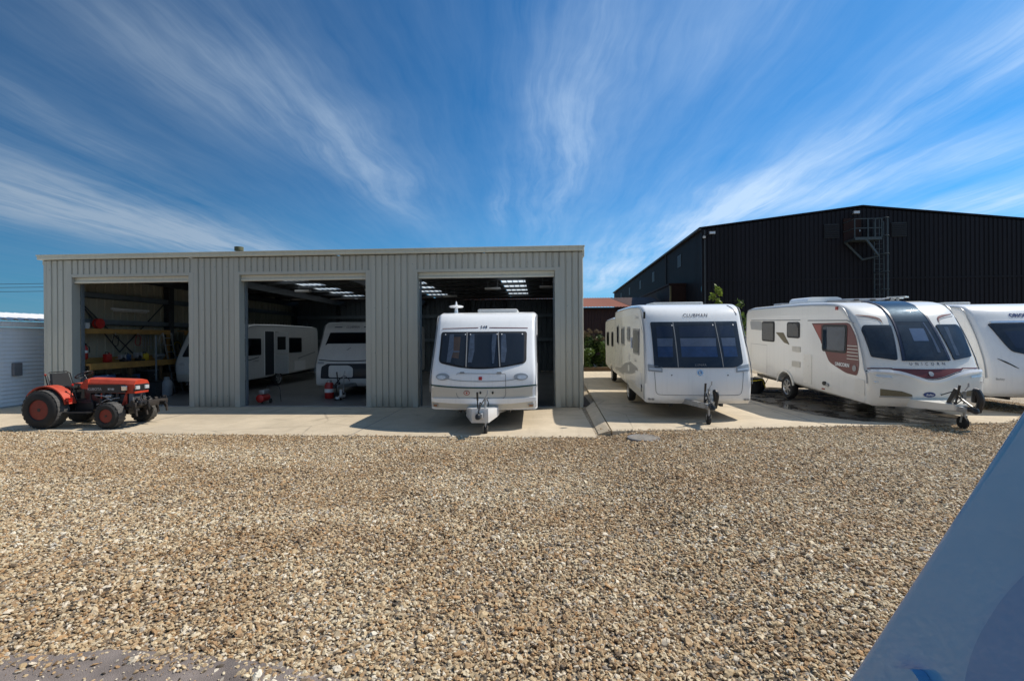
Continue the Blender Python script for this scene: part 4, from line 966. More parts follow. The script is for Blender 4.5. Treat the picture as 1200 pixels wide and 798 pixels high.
for a, b in OPEN:
    d = MB(); yb = WY0 + .26
    for x0, x1 in ((a - T, a), (b, b + T)): d.box(x0, x1, WY0 - .008, yb, .02, OZ + T, .006)
    d.box(a, b, WY0 - .008, yb, OZ + .06, OZ + T, .006); d.build('door_surround', M['trim'], ws, origin=WO)
    rd = MB(); z = OZ + .055; rd.box(a + .005, b - .005, WY0 + .10, WY0 + .14, z - .10, z); rd.box(a + .005, b - .005, WY0 + .06, WY0 + .16, z - .17, z - .105, .02)
    rd.cyl((a + .01, WY0 + .5, z + .12), (b - .01, WY0 + .5, z + .12), .22, n=24)
    rd = rd.build('roller_door', M['roller'], ws, 40, origin=WO)
    for x in (a - .02, b - .06): MB().box(x + .02, x + .06, WY0 + .27, WY0 + .36, .03, OZ).build('door_guide', M['steel_blue'], ws, origin=WO)
    MB().box(a, b, WY0 + .05, WY0 + .20, .021, .034, .004).build('threshold', M['galv'], ws, origin=WO)
ev = MB().box(WX0 - .10, WX1 + .04, WY0 - .11, WY0 + .02, 4.44, 4.555, .012).box(WX0 - .12, WX1 + .06, WY0 - .13, WY0 - .02, 4.54, 4.585, .01); ev.build('eaves_trim', M['eave'], ws, 40, origin=WO)
MB().cyl((WX1 + .0, WY0 + .3, .05), (WX1 + .0, WY0 + .3, 4.4), .045).build('downpipe', M['trim'], ws, 40, origin=WO)
for x in (WX0, WX1):
    s_ = 1 if x < 0 else -1
    MB().corr(WY0 + .14, WY1, .03, 4.4, .32, .03, .06, .02, lambda a, b, d: (x + s_ * d, a, b)).build('side_wall', M['clad'], ws, origin=WO)
    MB().box(min(x, x - s_ * .06), max(x, x - s_ * .06), WY0 + .02, WY1, 4.30, 4.56, .01).build('verge_trim', M['eave'], ws, origin=WO)
MB().corr(WX0 + .05, WX1 - .05, .03, 4.25, .32, .03, .06, .02, lambda a, b, d: (a, WY1 - d, b)).build('rear_wall', M['clad'], ws, origin=WO)
# inner linings
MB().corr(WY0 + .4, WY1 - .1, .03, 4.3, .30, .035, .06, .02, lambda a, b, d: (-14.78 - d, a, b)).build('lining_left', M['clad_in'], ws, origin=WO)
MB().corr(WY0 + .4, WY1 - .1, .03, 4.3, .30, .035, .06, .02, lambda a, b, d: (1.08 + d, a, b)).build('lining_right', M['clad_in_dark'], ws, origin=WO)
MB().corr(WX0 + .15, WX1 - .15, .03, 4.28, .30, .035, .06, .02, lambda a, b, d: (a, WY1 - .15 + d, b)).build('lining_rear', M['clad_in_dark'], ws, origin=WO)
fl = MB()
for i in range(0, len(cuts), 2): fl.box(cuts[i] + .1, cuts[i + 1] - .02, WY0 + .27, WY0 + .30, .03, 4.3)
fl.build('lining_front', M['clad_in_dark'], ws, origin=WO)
RL = [(-10.9, -9.85), (-6.15, -5.1), (-1.65, -.6)]
rf = MB(); ed = [WX0 - .08] + [v for r_ in RL for v in r_] + [WX1 + .04]
Froof = lambda a, b, d: (a, b, roofz(b) + .075 - d)
for i in range(0, len(ed), 2): rf.corr(ed[i], ed[i + 1], WY0 - .04, WY1 + .08, .25, .035, .12, .025, Froof)
for a, b in RL: rf.corr(a, b, WY0 - .04, 17.0, .25, .035, .12, .025, Froof); rf.corr(a, b, 26.6, WY1 + .08, .25, .035, .12, .025, Froof)
rf = rf.build('roof', cladding('grey_roof_sheet', (.16, .17, .165), .55, 0, .2), ws, origin=WO)
for a, b in RL: MB().corr(a, b, 17.0, 26.6, .25, .035, .12, .025, Froof).build('rooflight', M['rooflight'], rf, origin=WO, fixn=False)
for k in range(9):
    y = 14.6 + k * 1.62; z = roofz(y) + .03
    MB().bar((WX0 + .2, y, z - .10), (WX1 - .2, y, z - .07), .05, .12).build('purlin', M['steel_dark'], ws, origin=WO)
for x in (-14.45, -11.6, -6.75, .9):
    MB().bar((x, WY0 + .32, roofz(WY0) - .28), (x, WY1 - .3, roofz(WY1) - .28), .16, .26).build('rafter', M['steel_dark'], ws, origin=WO)
def ibeam(x, y, z0, z1, w=.18, m='steel_dark'):
    return MB().box(x - w / 2, x + w / 2, y - .01, y + .01, z0, z1).box(x - w / 2, x - w / 2 + .02, y - w / 2, y + w / 2, z0, z1).box(x + w / 2 - .02, x + w / 2, y - w / 2, y + w / 2, z0, z1).box(x - w * .7, x + w * .7, y - w * .7, y + w * .7, z0, z0 + .02).build('column', M[m], ws, origin=WO)
for x in (-9.35, -4.25):
    for y in (14.1, 27.9): ibeam(x, y, .03, 4.25)
for y in (14.15, 18.1, 22.9, 27.8): ibeam(-14.62, y, .03, 4.25, .24)
for x in (-12, -7, -2): ibeam(x, 28.0, .03, 4.2)
for z in (3.5, 2.62): MB().box(-14.76, -14.62, WY0 + .4, WY1 - .2, z - .09, z - .07).box(-14.64, -14.62, WY0 + .4, WY1 - .2, z - .09, z + .09).build('sheeting_rail', M['steel_blue'], ws, origin=WO)
for z in (3.3, 1.9): MB().box(WX0 + .3, WX1 - .3, 27.85, 27.97, z - .09, z + .09).build('sheeting_rail', M['steel_blue'], ws, origin=WO)
br = MB()
for (y0, z0, y1, z1) in ((14.3, 3.4, 15.9, 1.6), (17.9, 3.4, 15.9, 1.6), (14.3, 3.4, 17.9, .3)): br.cyl((-14.66, y0, z0), (-14.66, y1, z1), .02)
br.build('wind_brace', M['steel_dark'], ws, origin=WO)
MB().lathe((-9.4, 14.5, 4.45), (0, 0, 1), [(0, .09), (.34, .09), (.34, .13), (.46, .13), (.47, .02)], 20).build('flue_pipe', mat('olive_flue', (.12, .115, .05), .6, 0, .2, 5), ws, 40, origin=WO)

LAMPS = [(-9.9, 19.6), (-6.9, 19.6), (-4.2, 22.4), (-1.9, 19.6), (.35, 19.2)]
lab = ['long white batten lamp hanging at the left of the middle bay roof', 'white batten lamp hanging under the roof over the stripped caravan', 'white batten lamp hanging behind the pillar between middle and right bays', 'white batten lamp above the aerial of the caravan in the right bay', 'white batten lamp at the right end of the right bay']
for (x, y), lb in zip(LAMPS, lab):
    l = thing('batten_lamp', lb, 'ceiling lamp', (x, y, roofz(y) - .42), group='batten lamps under the workshop roof')
    MB().box(-.32, .32, -.16, .16, -.04, .04, .02).build('lamp_case', M['lamp_white'], l, 40); MB().box(-.28, .28, -.12, .12, -.055, -.042).build('diffuser', M['gelcoat'], l)
    MB().cyl((-.2, 0, .03), (-.2, 0, .34), .006).cyl((.2, 0, .03), (.2, 0, .34), .006).build('hanger', M['galv'], l)

# interior furniture along the left wall
sh = thing('timber_shelf', 'yellow timber wall shelf on a post above the workbench', 'shelf', (-14.45, 15.9, 2.25))
MB().box(-.15, .17, -1.85, 1.85, .10, .14).build('board', M['timber'], sh); MB().box(.14, .17, -1.85, 1.85, -.02, .10).build('fascia_board', M['timber'], sh)
for y in (1.80, -1.80): MB().box(.08, .16, y - .05, y + .05, -.95, .10).build('post', M['timber'], sh)
s2 = thing('timber_shelf', 'short yellow timber shelf beyond the dark column', 'shelf', (-14.45, 20.6, 2.25)); MB().box(-.15, .17, -2.1, 2.1, .10, .14).build('board', M['timber'], s2); MB().box(.14, .17, -2.1, 2.1, -.04, .10).build('fascia_board', M['timber'], s2)
wb = thing('workbench', 'yellow topped timber workbench along the left wall of the workshop', 'workbench', (-14.2, 16.1, .03))
MB().box(-.35, .35, -2.1, 1.95, 1.20, 1.26).build('bench_top', M['timber'], wb); MB().box(.32, .36, -2.1, 1.95, 1.06, 1.20).build('front_board', M['timber'], wb); MB().box(-.42, -.38, -2.1, 1.95, 1.26, 1.42).build('back_board', M['timber'], wb)
for y in (-2.0, -.6, .7, 1.85):
    MB().box(.22, .32, y - .05, y + .05, 0, 1.2).build('leg', M['timber_dark'], wb)
MB().box(-.3, .3, -2.0, 1.8, .45, .49).build('lower_shelf', M['timber_dark'], wb)
def vice(y, lb, m='black_paint', s=1.):
    v = thing('bench_vice', lb, 'vice', (-14.0, y, 1.29), (0, 0, 0), 'machines on the workbench')
    MB().box(-.10 * s, .10 * s, -.08 * s, .08 * s, 0, .06 * s, .01).box(-.05 * s, .05 * s, -.13 * s, .02, .06 * s, .16 * s, .015).build('base', M[m], v)
    MB().box(-.07 * s, .07 * s, -.02, .02, .12 * s, .24 * s, .01).box(-.07 * s, .07 * s, -.16 * s, -.12 * s, .12 * s, .24 * s, .01).build('jaw', M['galv'], v); MB().cyl((-.12 * s, -.2 * s, .1 * s), (.12 * s, -.2 * s, .1 * s), .01).cyl((0, -.22 * s, .1 * s), (0, .1 * s, .1 * s), .018).build('screw_handle', M['galv'], v)
vice(15.35, 'black bench vice, the left of two on the yellow bench'); vice(16.0, 'larger black bench vice beside the first on the yellow bench', s=1.2)
gr = thing('bench_grinder', 'dark twin wheel grinder on the yellow bench near the column', 'grinder', (-14.05, 16.9, 1.29)); MB().box(-.08, .08, -.1, .1, 0, .05, .01).cyl((0, -.12, .14), (0, .12, .14), .07).build('motor', M['steel_blue'], gr, 40)
for s_ in (-1, 1): MB().cyl((0, s_ * .15, .14), (0, s_ * .19, .14), .09, n=20).build('wheel', M['galv'], gr, 40)
def bin_box(nm, loc, sz, m, lb, cat='crate', grp=None):
    o = thing(nm, lb, cat, loc, group=grp); a, b, h = sz
    MB().prism([(-a / 2, -b / 2), (a / 2, -b / 2), (a / 2, b / 2), (-a / 2, b / 2)], 0, h * .92, 'z').build('box', M[m], o)
    MB().box(-a / 2 - .012, a / 2 + .012, -b / 2 - .012, b / 2 + .012, h * .92 + .001, h, .006).build('lid', M['black_plastic'] if m != 'black_plastic' else M['line_grey'], o); MB().box(a / 2 + .001, a / 2 + .02, -.05, .05, h * .55, h * .62).build('handle', M['galv'], o)
bin_box('storage_box', (-14.2, 14.7, .52), (.42, .6, .40), 'blue_paint', 'blue storage box on the lower shelf, left end', grp='boxes under the workbench'); bin_box('storage_box', (-14.15, 15.6, .52), (.4, .7, .34), 'blue_paint', 'lower wide blue storage box in the middle of the bench shelf', grp='boxes under the workbench')
bin_box('storage_box', (-14.15, 16.6, .52), (.42, .6, .42), 'black_plastic', 'black storage box on the bench shelf beside the leg', grp='boxes under the workbench'); bin_box('storage_box', (-14.1, 17.4, .52), (.4, .5, .3), 'timber_dark', 'brown box at the right end of the bench shelf', grp='boxes under the workbench')
bin_box('tool_chest', (-13.7, 14.9, .03), (.5, .7, .8), 'blue_paint', 'blue tool chest standing before the workbench', 'tool chest'); bin_box('storage_box', (-13.6, 16.3, .03), (.5, .8, .55), 'steel_dark', 'dark steel box on the floor before the bench'); bin_box('storage_box', (-13.5, 18.3, .03), (.55, .6, .65), 'timber_dark', 'brown crate on the floor left of the gas bottle')
ex = thing('fire_extinguisher', 'red fire extinguisher on the wall at the left of the left bay', 'extinguisher', (-14.35, 14.32, 1.42)); MB().lathe((0, 0, 0), (0, 0, 1), [(0, .06), (.02, .075), (.36, .075), (.42, .04), (.44, .03)], 20).build('cylinder', M['red_paint'], ex, 40); MB().box(-.05, .05, -.02, .02, .44, .50, .01).tube([(0, .03, .45), (.06, .09, .38), (.07, .09, .2)], .012).build('valve', M['black_plastic'], ex, 40); MB().lathe((0, 0, .2), (0, 0, 1), [(0, .0765), (.08, .0765)], 20).build('label_band', M['white_film'], ex)
ah = thing('air_hose_reel', 'red hose reel on the yellow timber shelf', 'hose reel', (-14.32, 14.75, 2.56)); MB().lathe((-.06, 0, 0), (1, 0, 0), [(0, .16), (.02, .16), (.02, .1), (.12, .1), (.12, .16), (.14, .16)], 28).build('reel', M['red_paint'], ah, 40); MB().lathe((-.03, 0, 0), (1, 0, 0), [(0, .12), (.03, .14), (.06, .12)], 28).build('hose', M['burgundy'], ah, 40)
wt = thing('paint_tin', 'white tin on the shelf left of the red hose reel', 'tin', (-14.35, 14.38, 2.39)); MB().lathe((0, 0, 0), (0, 0, 1), [(0, .08), (.17, .08), (.175, .085), (.185, .08)], 20).build('can', M['lamp_white'], wt, 40); MB().tube([(0, -.08, .15), (.06, -.06, .22), (.06, .06, .22), (0, .08, .15)], .004).build('handle', M['galv'], wt)
hc = thing('hose_coil', 'black and yellow hose coil hanging on the dark column', 'hose', (-14.35, 18.1, 1.66))
for r_, m_, y_ in ((.27, 'black_plastic', 0), (.22, 'yellow', .03), (.25, 'black_plastic', -.03), (.19, 'black_plastic', .0)):
    MB().tube([(.03 + .02 * math.sin(k), y_ + r_ * math.sin(2 * math.pi * k / 24), r_ * 1.2 * math.cos(2 * math.pi * k / 24)) for k in range(25)], .018).build('coil', M[m_], hc, 60)
gb = thing('gas_bottle', 'grey gas bottle on the floor beside the caravan nose', 'gas bottle', (-13.3, 16.35, .03)); MB().lathe((0, 0, 0), (0, 0, 1), [(0, .15), (.04, .17), (.45, .17), (.55, .12), (.58, .05)], 24).build('bottle', M['grey_bottle'], gb, 40); MB().lathe((0, 0, .56), (0, 0, 1), [(0, .09), (.10, .09), (.10, .08)], 20).build('collar', M['grey_bottle'], gb, 40)
rb = thing('gas_bottle', 'red gas bottle on the floor in front of the stripped caravan', 'gas bottle', (-7.02, 15.6, .03)); MB().lathe((0, 0, 0), (0, 0, 1), [(0, .13), (.03, .15), (.42, .15), (.52, .11), (.54, .05)], 24).build('bottle', M['red_paint'], rb, 40); MB().lathe((0, 0, .54), (0, 0, 1), [(0, .03), (.06, .03)], 12).lathe((0, 0, .52), (0, 0, 1), [(0, .08), (.08, .08), (.08, .07)], 20).build('valve', M['galv'], rb, 40)
MB().lathe((0, 0, .2), (0, 0, 1), [(0, .152), (.12, .152)], 20).build('label_band', M['white_film'], rb)
ct = thing('compressor', 'small red and black compressor on wheels just inside the middle bay', 'compressor', (-8.52, 14.35, .03))
MB().lathe((-.02, -.25, .17), (0, 1, 0), [(0, .06), (.03, .12), (.42, .12), (.45, .06)], 20).build('tank', M['red_paint'], ct, 40); MB().box(-.10, .08, -.15, .1, .29, .42, .02).cyl((-.01, .12, .36), (-.01, .22, .36), .06).build('motor', M['galv'], ct, 40)
MB().tube(spline([(0, .15, .42), (.02, .2, .52), (.35, .2, .50), (.40, .2, .2), (.42, .2, .02)], 5), .012).build('handle', M['black_plastic'], ct, 50)
for s_ in (-1, 1): MB().cyl((s_ * .13, .1, .07), (s_ * .16, .1, .07), .07, n=18).build('wheel', M['tyre'], ct, 40)
jt = thing('trolley_jack', 'white and black trolley jack under the stripped caravan drawbar', 'jack', (-6.5, 15.3, .03)); MB().box(-.06, .06, -.3, .25, .04, .12, .02).box(-.04, .04, -.02, .04, .12, .32, .01).build('frame', M['lamp_white'], jt); MB().bar((0, -.28, .1), (.02, -.42, .55), .03, .03).build('handle', M['black_paint'], jt)
for s_ in (-1, 1): MB().cyl((s_ * .07, -.22, .04), (s_ * .1, -.22, .04), .04, n=14).build('wheel', M['tyre'], jt, 40)
ht = thing('hand_tool_row', 'row of spanners and irons hanging under the timber shelf', 'tools', (-14.6, 17.0, 2.2)); tb = MB()
for k in range(5): tb.bar((0, k * .12 - .3, 0), (.01, k * .12 - .3, -.35 - .12 * (k % 3)), .02, .03).box(-.02, .03, k * .12 - .33, k * .12 - .27, -.04 - .35 - .12 * (k % 3), -.35 - .12 * (k % 3))
tb.build('spanner', M['galv'], ht)
pl = thing('steel_post', 'slim grey floor post standing before the workbench', 'post', (-13.7, 16.35, .03)); MB().cyl((0, 0, 0), (0, 0, 2.15), .03).build('tube', M['steel_blue'], pl, 40); MB().box(-.1, .1, -.1, .1, 0, .015).build('foot_plate', M['steel_blue'], pl)

dm = thing('steel_drum', 'blue steel drum standing near the left door jamb', 'drum', (-13.75, 14.35, .03)); MB().lathe((0, 0, 0), (0, 0, 1), [(0, .28), (.02, .29), (.28, .285), (.29, .30), (.31, .285), (.56, .285), (.57, .30), (.59, .285), (.86, .29), (.88, .28), (.87, .26), (.87, 0)], 28).build('drum', M['blue_paint'], dm, 40); MB().cyl((.12, 0, .87), (.12, 0, .90), .03).build('bung', M['galv'], dm)
sk = thing('step_ladder', 'aluminium step ladder leaning on the bench by the dark column', 'ladder', (-13.75, 17.5, .03), (R(0), R(-12), 0))
for y in (-.2, .2): MB().bar((0, y, 0), (0, y, 2.3), .03, .06).build('stile', M['galv'], sk)
for k in range(8): MB().box(-.03, .03, -.2, .2, .2 + k * .27, .225 + k * .27).build('tread', M['galv'], sk)
for q, (yy, hh, mm, lb) in enumerate(((15.0, .34, 'red_paint', 'red fuel can on the bench, leftmost'), (15.75, .28, 'blue_paint', 'small blue can between the vices'), (16.5, .30, 'yellow', 'yellow can on the bench by the grinder'))):
    jc = thing('fuel_can', lb, 'can', (-14.25, yy, 1.29), group='cans on the workbench'); MB().box(-.07, .07, -.11, .11, 0, hh * .8, .02).cyl((0, .06, hh * .8), (0, .06, hh * .92), .025).build('body', M[mm], jc, 40); MB().tube([(0, -.08, hh * .8), (0, -.07, hh), (0, .02, hh), (0, .03, hh * .8)], .012).build('handle', M['black_plastic'], jc)
for q, (yy, lb, mm) in enumerate(((15.3, 'coil of black cable hanging from the shelf, left', 'black_plastic'), (16.2, 'coil of red cable hanging from the shelf, middle', 'rust_red_film'), (17.25, 'coil of grey cable hanging from the shelf, right', 'galv'))):
    hk_ = thing('cable_coil', lb, 'cable', (-14.24, yy, 2.0), group='cable coils under the timber shelf'); MB().tube([(.02 * math.sin(k), .12 * math.sin(k * math.pi / 9), .18 * math.cos(k * math.pi / 9)) for k in range(37)], .012).build('coil', M[mm], hk_, 60); MB().cyl((0, 0, .17), (0, 0, .26), .008).build('hook', M['galv'], hk_)
for q, (yy, ln, lb) in enumerate(((19.2, 2.6, 'tall brown board leaning on the left wall beyond the column'), (19.7, 2.2, 'shorter yellow board leaning beside the tall one'), (20.4, 2.4, 'pale plank leaning deepest along the left wall'))):
    pk = thing('leaning_board', lb, 'board', (-14.1, yy, .03), (0, R(-9), 0), 'boards leaning on the left wall'); MB().box(-.02, .02, -.14, .14, 0, ln, .004).build('plank', M[('timber_dark', 'timber', 'gelcoat_cream')[q]], pk)
sb = thing('strip_light', 'long unlit strip light high on the left wall', 'lamp', (-14.5, 16.2, 3.05)); MB().box(-.06, .06, -.75, .75, 0, .07, .01).build('case', M['lamp_white'], sb); MB().cyl((0, -.7, -.03), (0, .7, -.03), .018).build('tube', M['gelcoat'], sb)
dp = thing('racking', 'dark steel racking holding parts by the rear of the left wall', 'rack', (-14.2, 21.6, .03))
for y in (-.9, .9):
    for x in (-.25, .25): MB().box(x - .02, x + .02, y - .02, y + .02, 0, 2.0).build('upright', M['blue_paint'], dp)
for z in (.3, .9, 1.5, 1.98): MB().box(-.27, .27, -.92, .92, z, z + .03).build('shelf', M['timber'], dp)

# ------------------------------------------------------------------ shed at the left edge
sd = thing('storage_shed', 'low white ribbed shed with pale fibre roof at the left edge', 'shed', (-17.8, 13, 0)); SO = sd.location[:]
MB().corr(.05, 2.42, 8.0, 18.5, .12, .010, .05, .02, lambda a, b, d: (-16.0 - d, b, a)).build('wall', M['shed_white'], sd, origin=SO)
MB().box(-19.6, -16.03, 8.0, 18.5, .0, 2.4).build('core', M['shed_white'], sd, origin=SO)
MB().box(-16.03, -15.90, 7.95, 18.55, 2.44, 2.60, .01).build('fascia', M['shed_roof'], sd, origin=SO)
wv = [8 + k * .06 for k in range(178)]
rv = MB(); v_ = []
for y in wv:
    h = .028 * math.sin(2 * math.pi * y / .30); v_ += [(-15.82, y, 2.665 + h), (-19.7, y, 3.05 + h)]
rv.add(v_, [(2 * i, 2 * i + 2, 2 * i + 3, 2 * i + 1) for i in range(len(wv) - 1)]); rv.add([(x, y, z - .015) for x, y, z in v_], [(2 * i, 2 * i + 2, 2 * i + 3, 2 * i + 1) for i in range(len(wv) - 1)])
rv.build('roof', M['shed_roof'], sd, 60, origin=SO)
MB().box(-15.995, -15.90, 13.6, 13.85, .95, 1.35, .02).build('meter_box', M['line_grey'], sd, origin=SO)

for k, (z, lb) in enumerate(((7.75, 'topmost'), (7.40, 'middle'), (6.98, 'lowest'))):
    pts = [(x, 45, z + .0006 * (x + 50) ** 2 * .25) for x in range(-86, -18, 4)]
    tag(MB().tube(pts, .022, 6).build('overhead_cable', M['cable'], None, 60), lb + ' of three thin power cables in the sky at the left', 'cable', 'overhead cables')

# ------------------------------------------------------------------ large black building on the right
bb = thing('warehouse', 'large black steel clad warehouse with low gable and ladder platform', 'warehouse', (10.0, 30.0, 0), (0, 0, R(-1.6)))
BW, BH, BA, BL = 18.7, 8.62, 9.68, 42.
gz = lambda a: BH + (BA - BH) * (1 - abs(a - BW / 2) / (BW / 2))
MB().corr(.12, BW - .12, 0, lambda a: gz(a) - .04, .25, .035, .07, .02, lambda a, b, d: (a, d, b)).build('gable_wall', M['clad_black'], bb)
MB().box(.12, BW - .12, -.03, -.004, 5.35, 5.45).build('wall_flashing', M['clad_black'], bb)
for x in (0, BW - .12): MB().box(x, x + .12, -.02, .12, 0, BH - .03, .01).build('corner_trim', M['clad_black'], bb)
MB().corr(.12, BL, 0, BH, .25, .035, .07, .02, lambda a, b, d: (d, a, b)).build('side_wall', M['clad_black'], bb); MB().corr(.12, BL, 0, BH, .25, .035, .07, .02, lambda a, b, d: (BW - d, a, b)).build('side_wall', M['clad_black'], bb)
MB().box(.1, BW - .1, BL - .05, BL, 0, BH).build('rear_wall', M['clad_black'], bb)
ro = MB()
for x0, z0, x1, z1 in ((-.14, BH, BW / 2, BA + .02), (BW + .14, BH, BW / 2, BA + .02)):
    ro.add([(x0, -.06, z0), (x1, -.06, z1), (x1, BL, z1), (x0, BL, z0), (x0, -.06, z0 + .09), (x1, -.06, z1 + .09), (x1, BL, z1 + .09), (x0, BL, z0 + .09)], [(0, 1, 2, 3), (4, 7, 6, 5), (0, 4, 5, 1), (1, 5, 6, 2), (2, 6, 7, 3), (3, 7, 4, 0)])
ro.build('roof', M['clad_black'], bb)
MB().cyl((.16, -.07, .2), (.16, -.07, BH - .1), .05).build('downpipe', M['steel_dark'], bb, 40)
MB().cyl((-.07, 9.0, .2), (-.07, 9.0, BH - .1), .05).build('downpipe', M['steel_dark'], bb, 40)
MB().cyl((BW + .02, -.1, .2), (BW + .02, -.1, BH - .15), .06).build('downpipe', M['silver'], bb, 40)
MB().box(-.22, -.02, -.06, BL, BH - .10, BH + .03, .02).build('gutter', M['steel_dark'], bb)
for y in (4.6, 13.5, 20, 27, 34): 
    w = MB().box(-.03, -.005, y, y + 1.0, BH - 1.6, BH - .75).build('window', M['steel_dark'], bb); MB().box(-.036, -.031, y + .08, y + .92, BH - 1.52, BH - .83).build('pane', M['black_rubber'], w)
for a in (7.15, 10.95):
    lv = MB().box(a, a + .85, -.05, -.005, 7.85, 8.70).build('louvre', M['black_rubber'], bb)
    for k in range(7): MB().bar((a + .03, -.06, 7.93 + k * .11), (a + .82, -.06, 7.93 + k * .11), .03, .05).build('blade', M['clad_black'], lv)
dr = MB().box(8.25, 9.25, -.06, -.005, 7.62, 9.02, .0).build('upper_door', M['clad_brown'], bb); MB().box(9.12, 9.18, -.09, -.062, 8.2, 8.3).build('handle', M['galv'], dr)
for nm, a, z, s_ in (('corner_floodlight', .55, 8.30, -1), ('gable_floodlight', 8.85, 9.30, 1)):
    fl_ = MB().box(a - .18, a + .18, -.32, -.18, z - .08, z + .08, .02).bar((a, -.2, z), (a, -.02, z + .02), .04, .04).build('floodlight', M['silver'], bb)
    MB().box(a - .15, a + .15, -.325, -.321, z - .05, z + .05).build('lens', M['lens_clear'], fl_)
cam_ = MB().cyl((.12, -.15, 8.0), (.12, -.15, 8.12), .07, .09).bar((.12, -.15, 8.12), (.12, -.02, 8.2), .04, .04).build('security_camera', M['lamp_white'], bb, 40)
MB().lathe((.12, -.15, 8.0), (0, 0, -1), [(0, .07), (.04, .06), (.07, .0)], 16).build('dome', M['black_plastic'], cam_, 50)
MB().box(-1.1, -.001, 3.5, BL - 2, 0, 5.55).box(-1.18, .0 - .002, 3.45, BL - 2, 5.56, 5.68).build('side_annexe', M['clad_brown'], bb)
MB().box(-1.13, -1.02, 3.38, 3.49, .1, 5.5).build('annexe_downpipe', mat('ochre_pipe', (.16, .13, .06), .6), bb)

lad = thing('caged_ladder', 'grey galvanised caged ladder and railed platform on the black gable', 'ladder', (10.0, 30.0, 0), (0, 0, R(-1.6))); G = mat('weathered_galvanised', (.06, .08, .09), .6, .3, .15, 6)
px0, px1, pz, pd = 8.25, 9.72, 7.62, 1.1
MB().box(px0, px1, -pd, -.07, pz - .05, pz).box(px0, px1, -pd - .03, -pd, pz - .12, pz + .04).build('platform', G, lad)
ra = MB()
for x in (px0, px0 + .72, px1 - .35, px1): ra.bar((x, -pd, pz), (x, -pd, pz + 1.12), .05, .05)
for z in (pz + 1.1, pz + .56): ra.bar((px0, -pd, z), (px1, -pd, z), .045, .045); ra.bar((px0, -pd, z), (px0, -.06, z), .045, .045)
ra.build('guard_rail', G, lad)
bk = MB()
for x in (px0 + .05, px1 - .05): bk.bar((x, -pd, pz - .06), (x, -.06, pz - .06), .06, .10)
bk.bar((px0 + .05, -.12, pz - .08), (px1 - .45, -.12, pz - 1.12), .07, .11); bk.bar((px0 + .62, -pd, pz - .08), (px1 + .02, -pd + .3, pz - 1.0), .07, .13); bk.bar((px1 - .5, -.12, pz - 1.12), (px1 + .02, -pd + .3, pz - 1.02), .06, .10); bk.build('bracket', G, lad)
lx0, lx1, ly = 9.78, 10.30, -.35
for x in (lx0, lx1): MB().bar((x, ly, .3), (x, ly, pz + 1.1), .05, .07).build('stringer', G, lad)
for k in range(26): MB().cyl((lx0, ly, .5 + k * .3), (lx1, ly, .5 + k * .3), .014, n=6).build('rung', G, lad)
for k in range(7):
    z = 2.6 + k * 1.03; pth = [((lx0 + lx1) / 2 + .30 * math.cos(math.pi * (1 + j_ / 10)), ly - .02 + .70 * math.sin(math.pi * (1 + j_ / 10)), z) for j_ in range(11)]
    MB().tube(pth, .025, 6).build('cage_hoop', G, lad, 60)
for j_ in (2, 5, 8):
    x = (lx0 + lx1) / 2 + .30 * math.cos(math.pi * (1 + j_ / 10)); y = ly - .02 + .70 * math.sin(math.pi * (1 + j_ / 10)); MB().bar((x, y, 2.6), (x, y, 2.6 + 6.18), .045, .02).build('cage_bar', G, lad)

bn = thing('barn', 'low maroon corrugated barn with red brown roof between workshop and black warehouse', 'barn', (2.2, 36.0, 0)); BO = bn.location[:]
MB().corr(-8, 9.4, 0, 4.12, .22, .03, .09, .025, lambda a, b, d: (a, 34.6 + d, b)).build('wall', M['barn_wall'], bn, origin=BO)
def slope(x0, x1, xr0, xr1, m):
    v_ = []; n_ = int((x1 - x0) / .055)
    for i in range(n_ + 1):
        t_ = i / n_; h = .022 * math.sin(2 * math.pi * (x0 + (x1 - x0) * t_) / .22)
        v_ += [(lerp(x0, x1, t_), 34.25, 4.16 + h), (lerp(xr0, xr1, t_), 38.2, 5.12 + h)]
    return MB().add(v_, [(2 * i, 2 * i + 2, 2 * i + 3, 2 * i + 1) for i in range(n_)]).build('roof', m, bn, 60, origin=BO)
slope(-8, 6.55, -8, 5.6, M['roof_red']); slope(6.56, 9.2, 5.61, 8.9, cladding('dark_brown_roof', (.075, .04, .03), .7, 0, .3))
MB().box(-8, 9.2, 34.25, 34.33, 3.98, 4.12).build('gutter', M['clad_brown'], bn, origin=BO)

# ------------------------------------------------------------------ plants
def leaves(name, clumps, n, size, m, parent, origin=(0, 0, 0), flat=.0, long=1.6):
    cl = np.array(clumps, dtype=float)           # x y z rx ry rz
    w = cl[:, 3] * cl[:, 4] * cl[:, 5]; w = w / w.sum(); idx = RNG.choice(len(cl), n, p=w)
    u = RNG.normal(0, 1, (n, 3)); u /= np.linalg.norm(u, axis=1)[:, None]; rr = RNG.uniform(.25, 1, n) ** (1 / 2.2)
    c = cl[idx, :3] + u * rr[:, None] * cl[idx, 3:] - np.array(origin)
    a = RNG.normal(0, 1, (n, 3)); a[:, 2] += .5; a /= np.linalg.norm(a, axis=1)[:, None]
    b = np.cross(a, RNG.normal(0, 1, (n, 3))); b /= np.linalg.norm(b, axis=1)[:, None]
    s = (size * RNG.uniform(.5, 1.3, n))[:, None]
    v = np.stack([c - a * s * long / 2, c + b * s * .5, c + a * s * long / 2, c - b * s * .5], 1).reshape(-1, 3)
    me = bpy.data.meshes.new(name); me.from_pydata(v.tolist(), [], [(4 * i, 4 * i + 1, 4 * i + 2, 4 * i + 3) for i in range(n)])
    me.materials.append(m); o = bpy.data.objects.new(name, me); COL.objects.link(o); o.parent = parent; return o
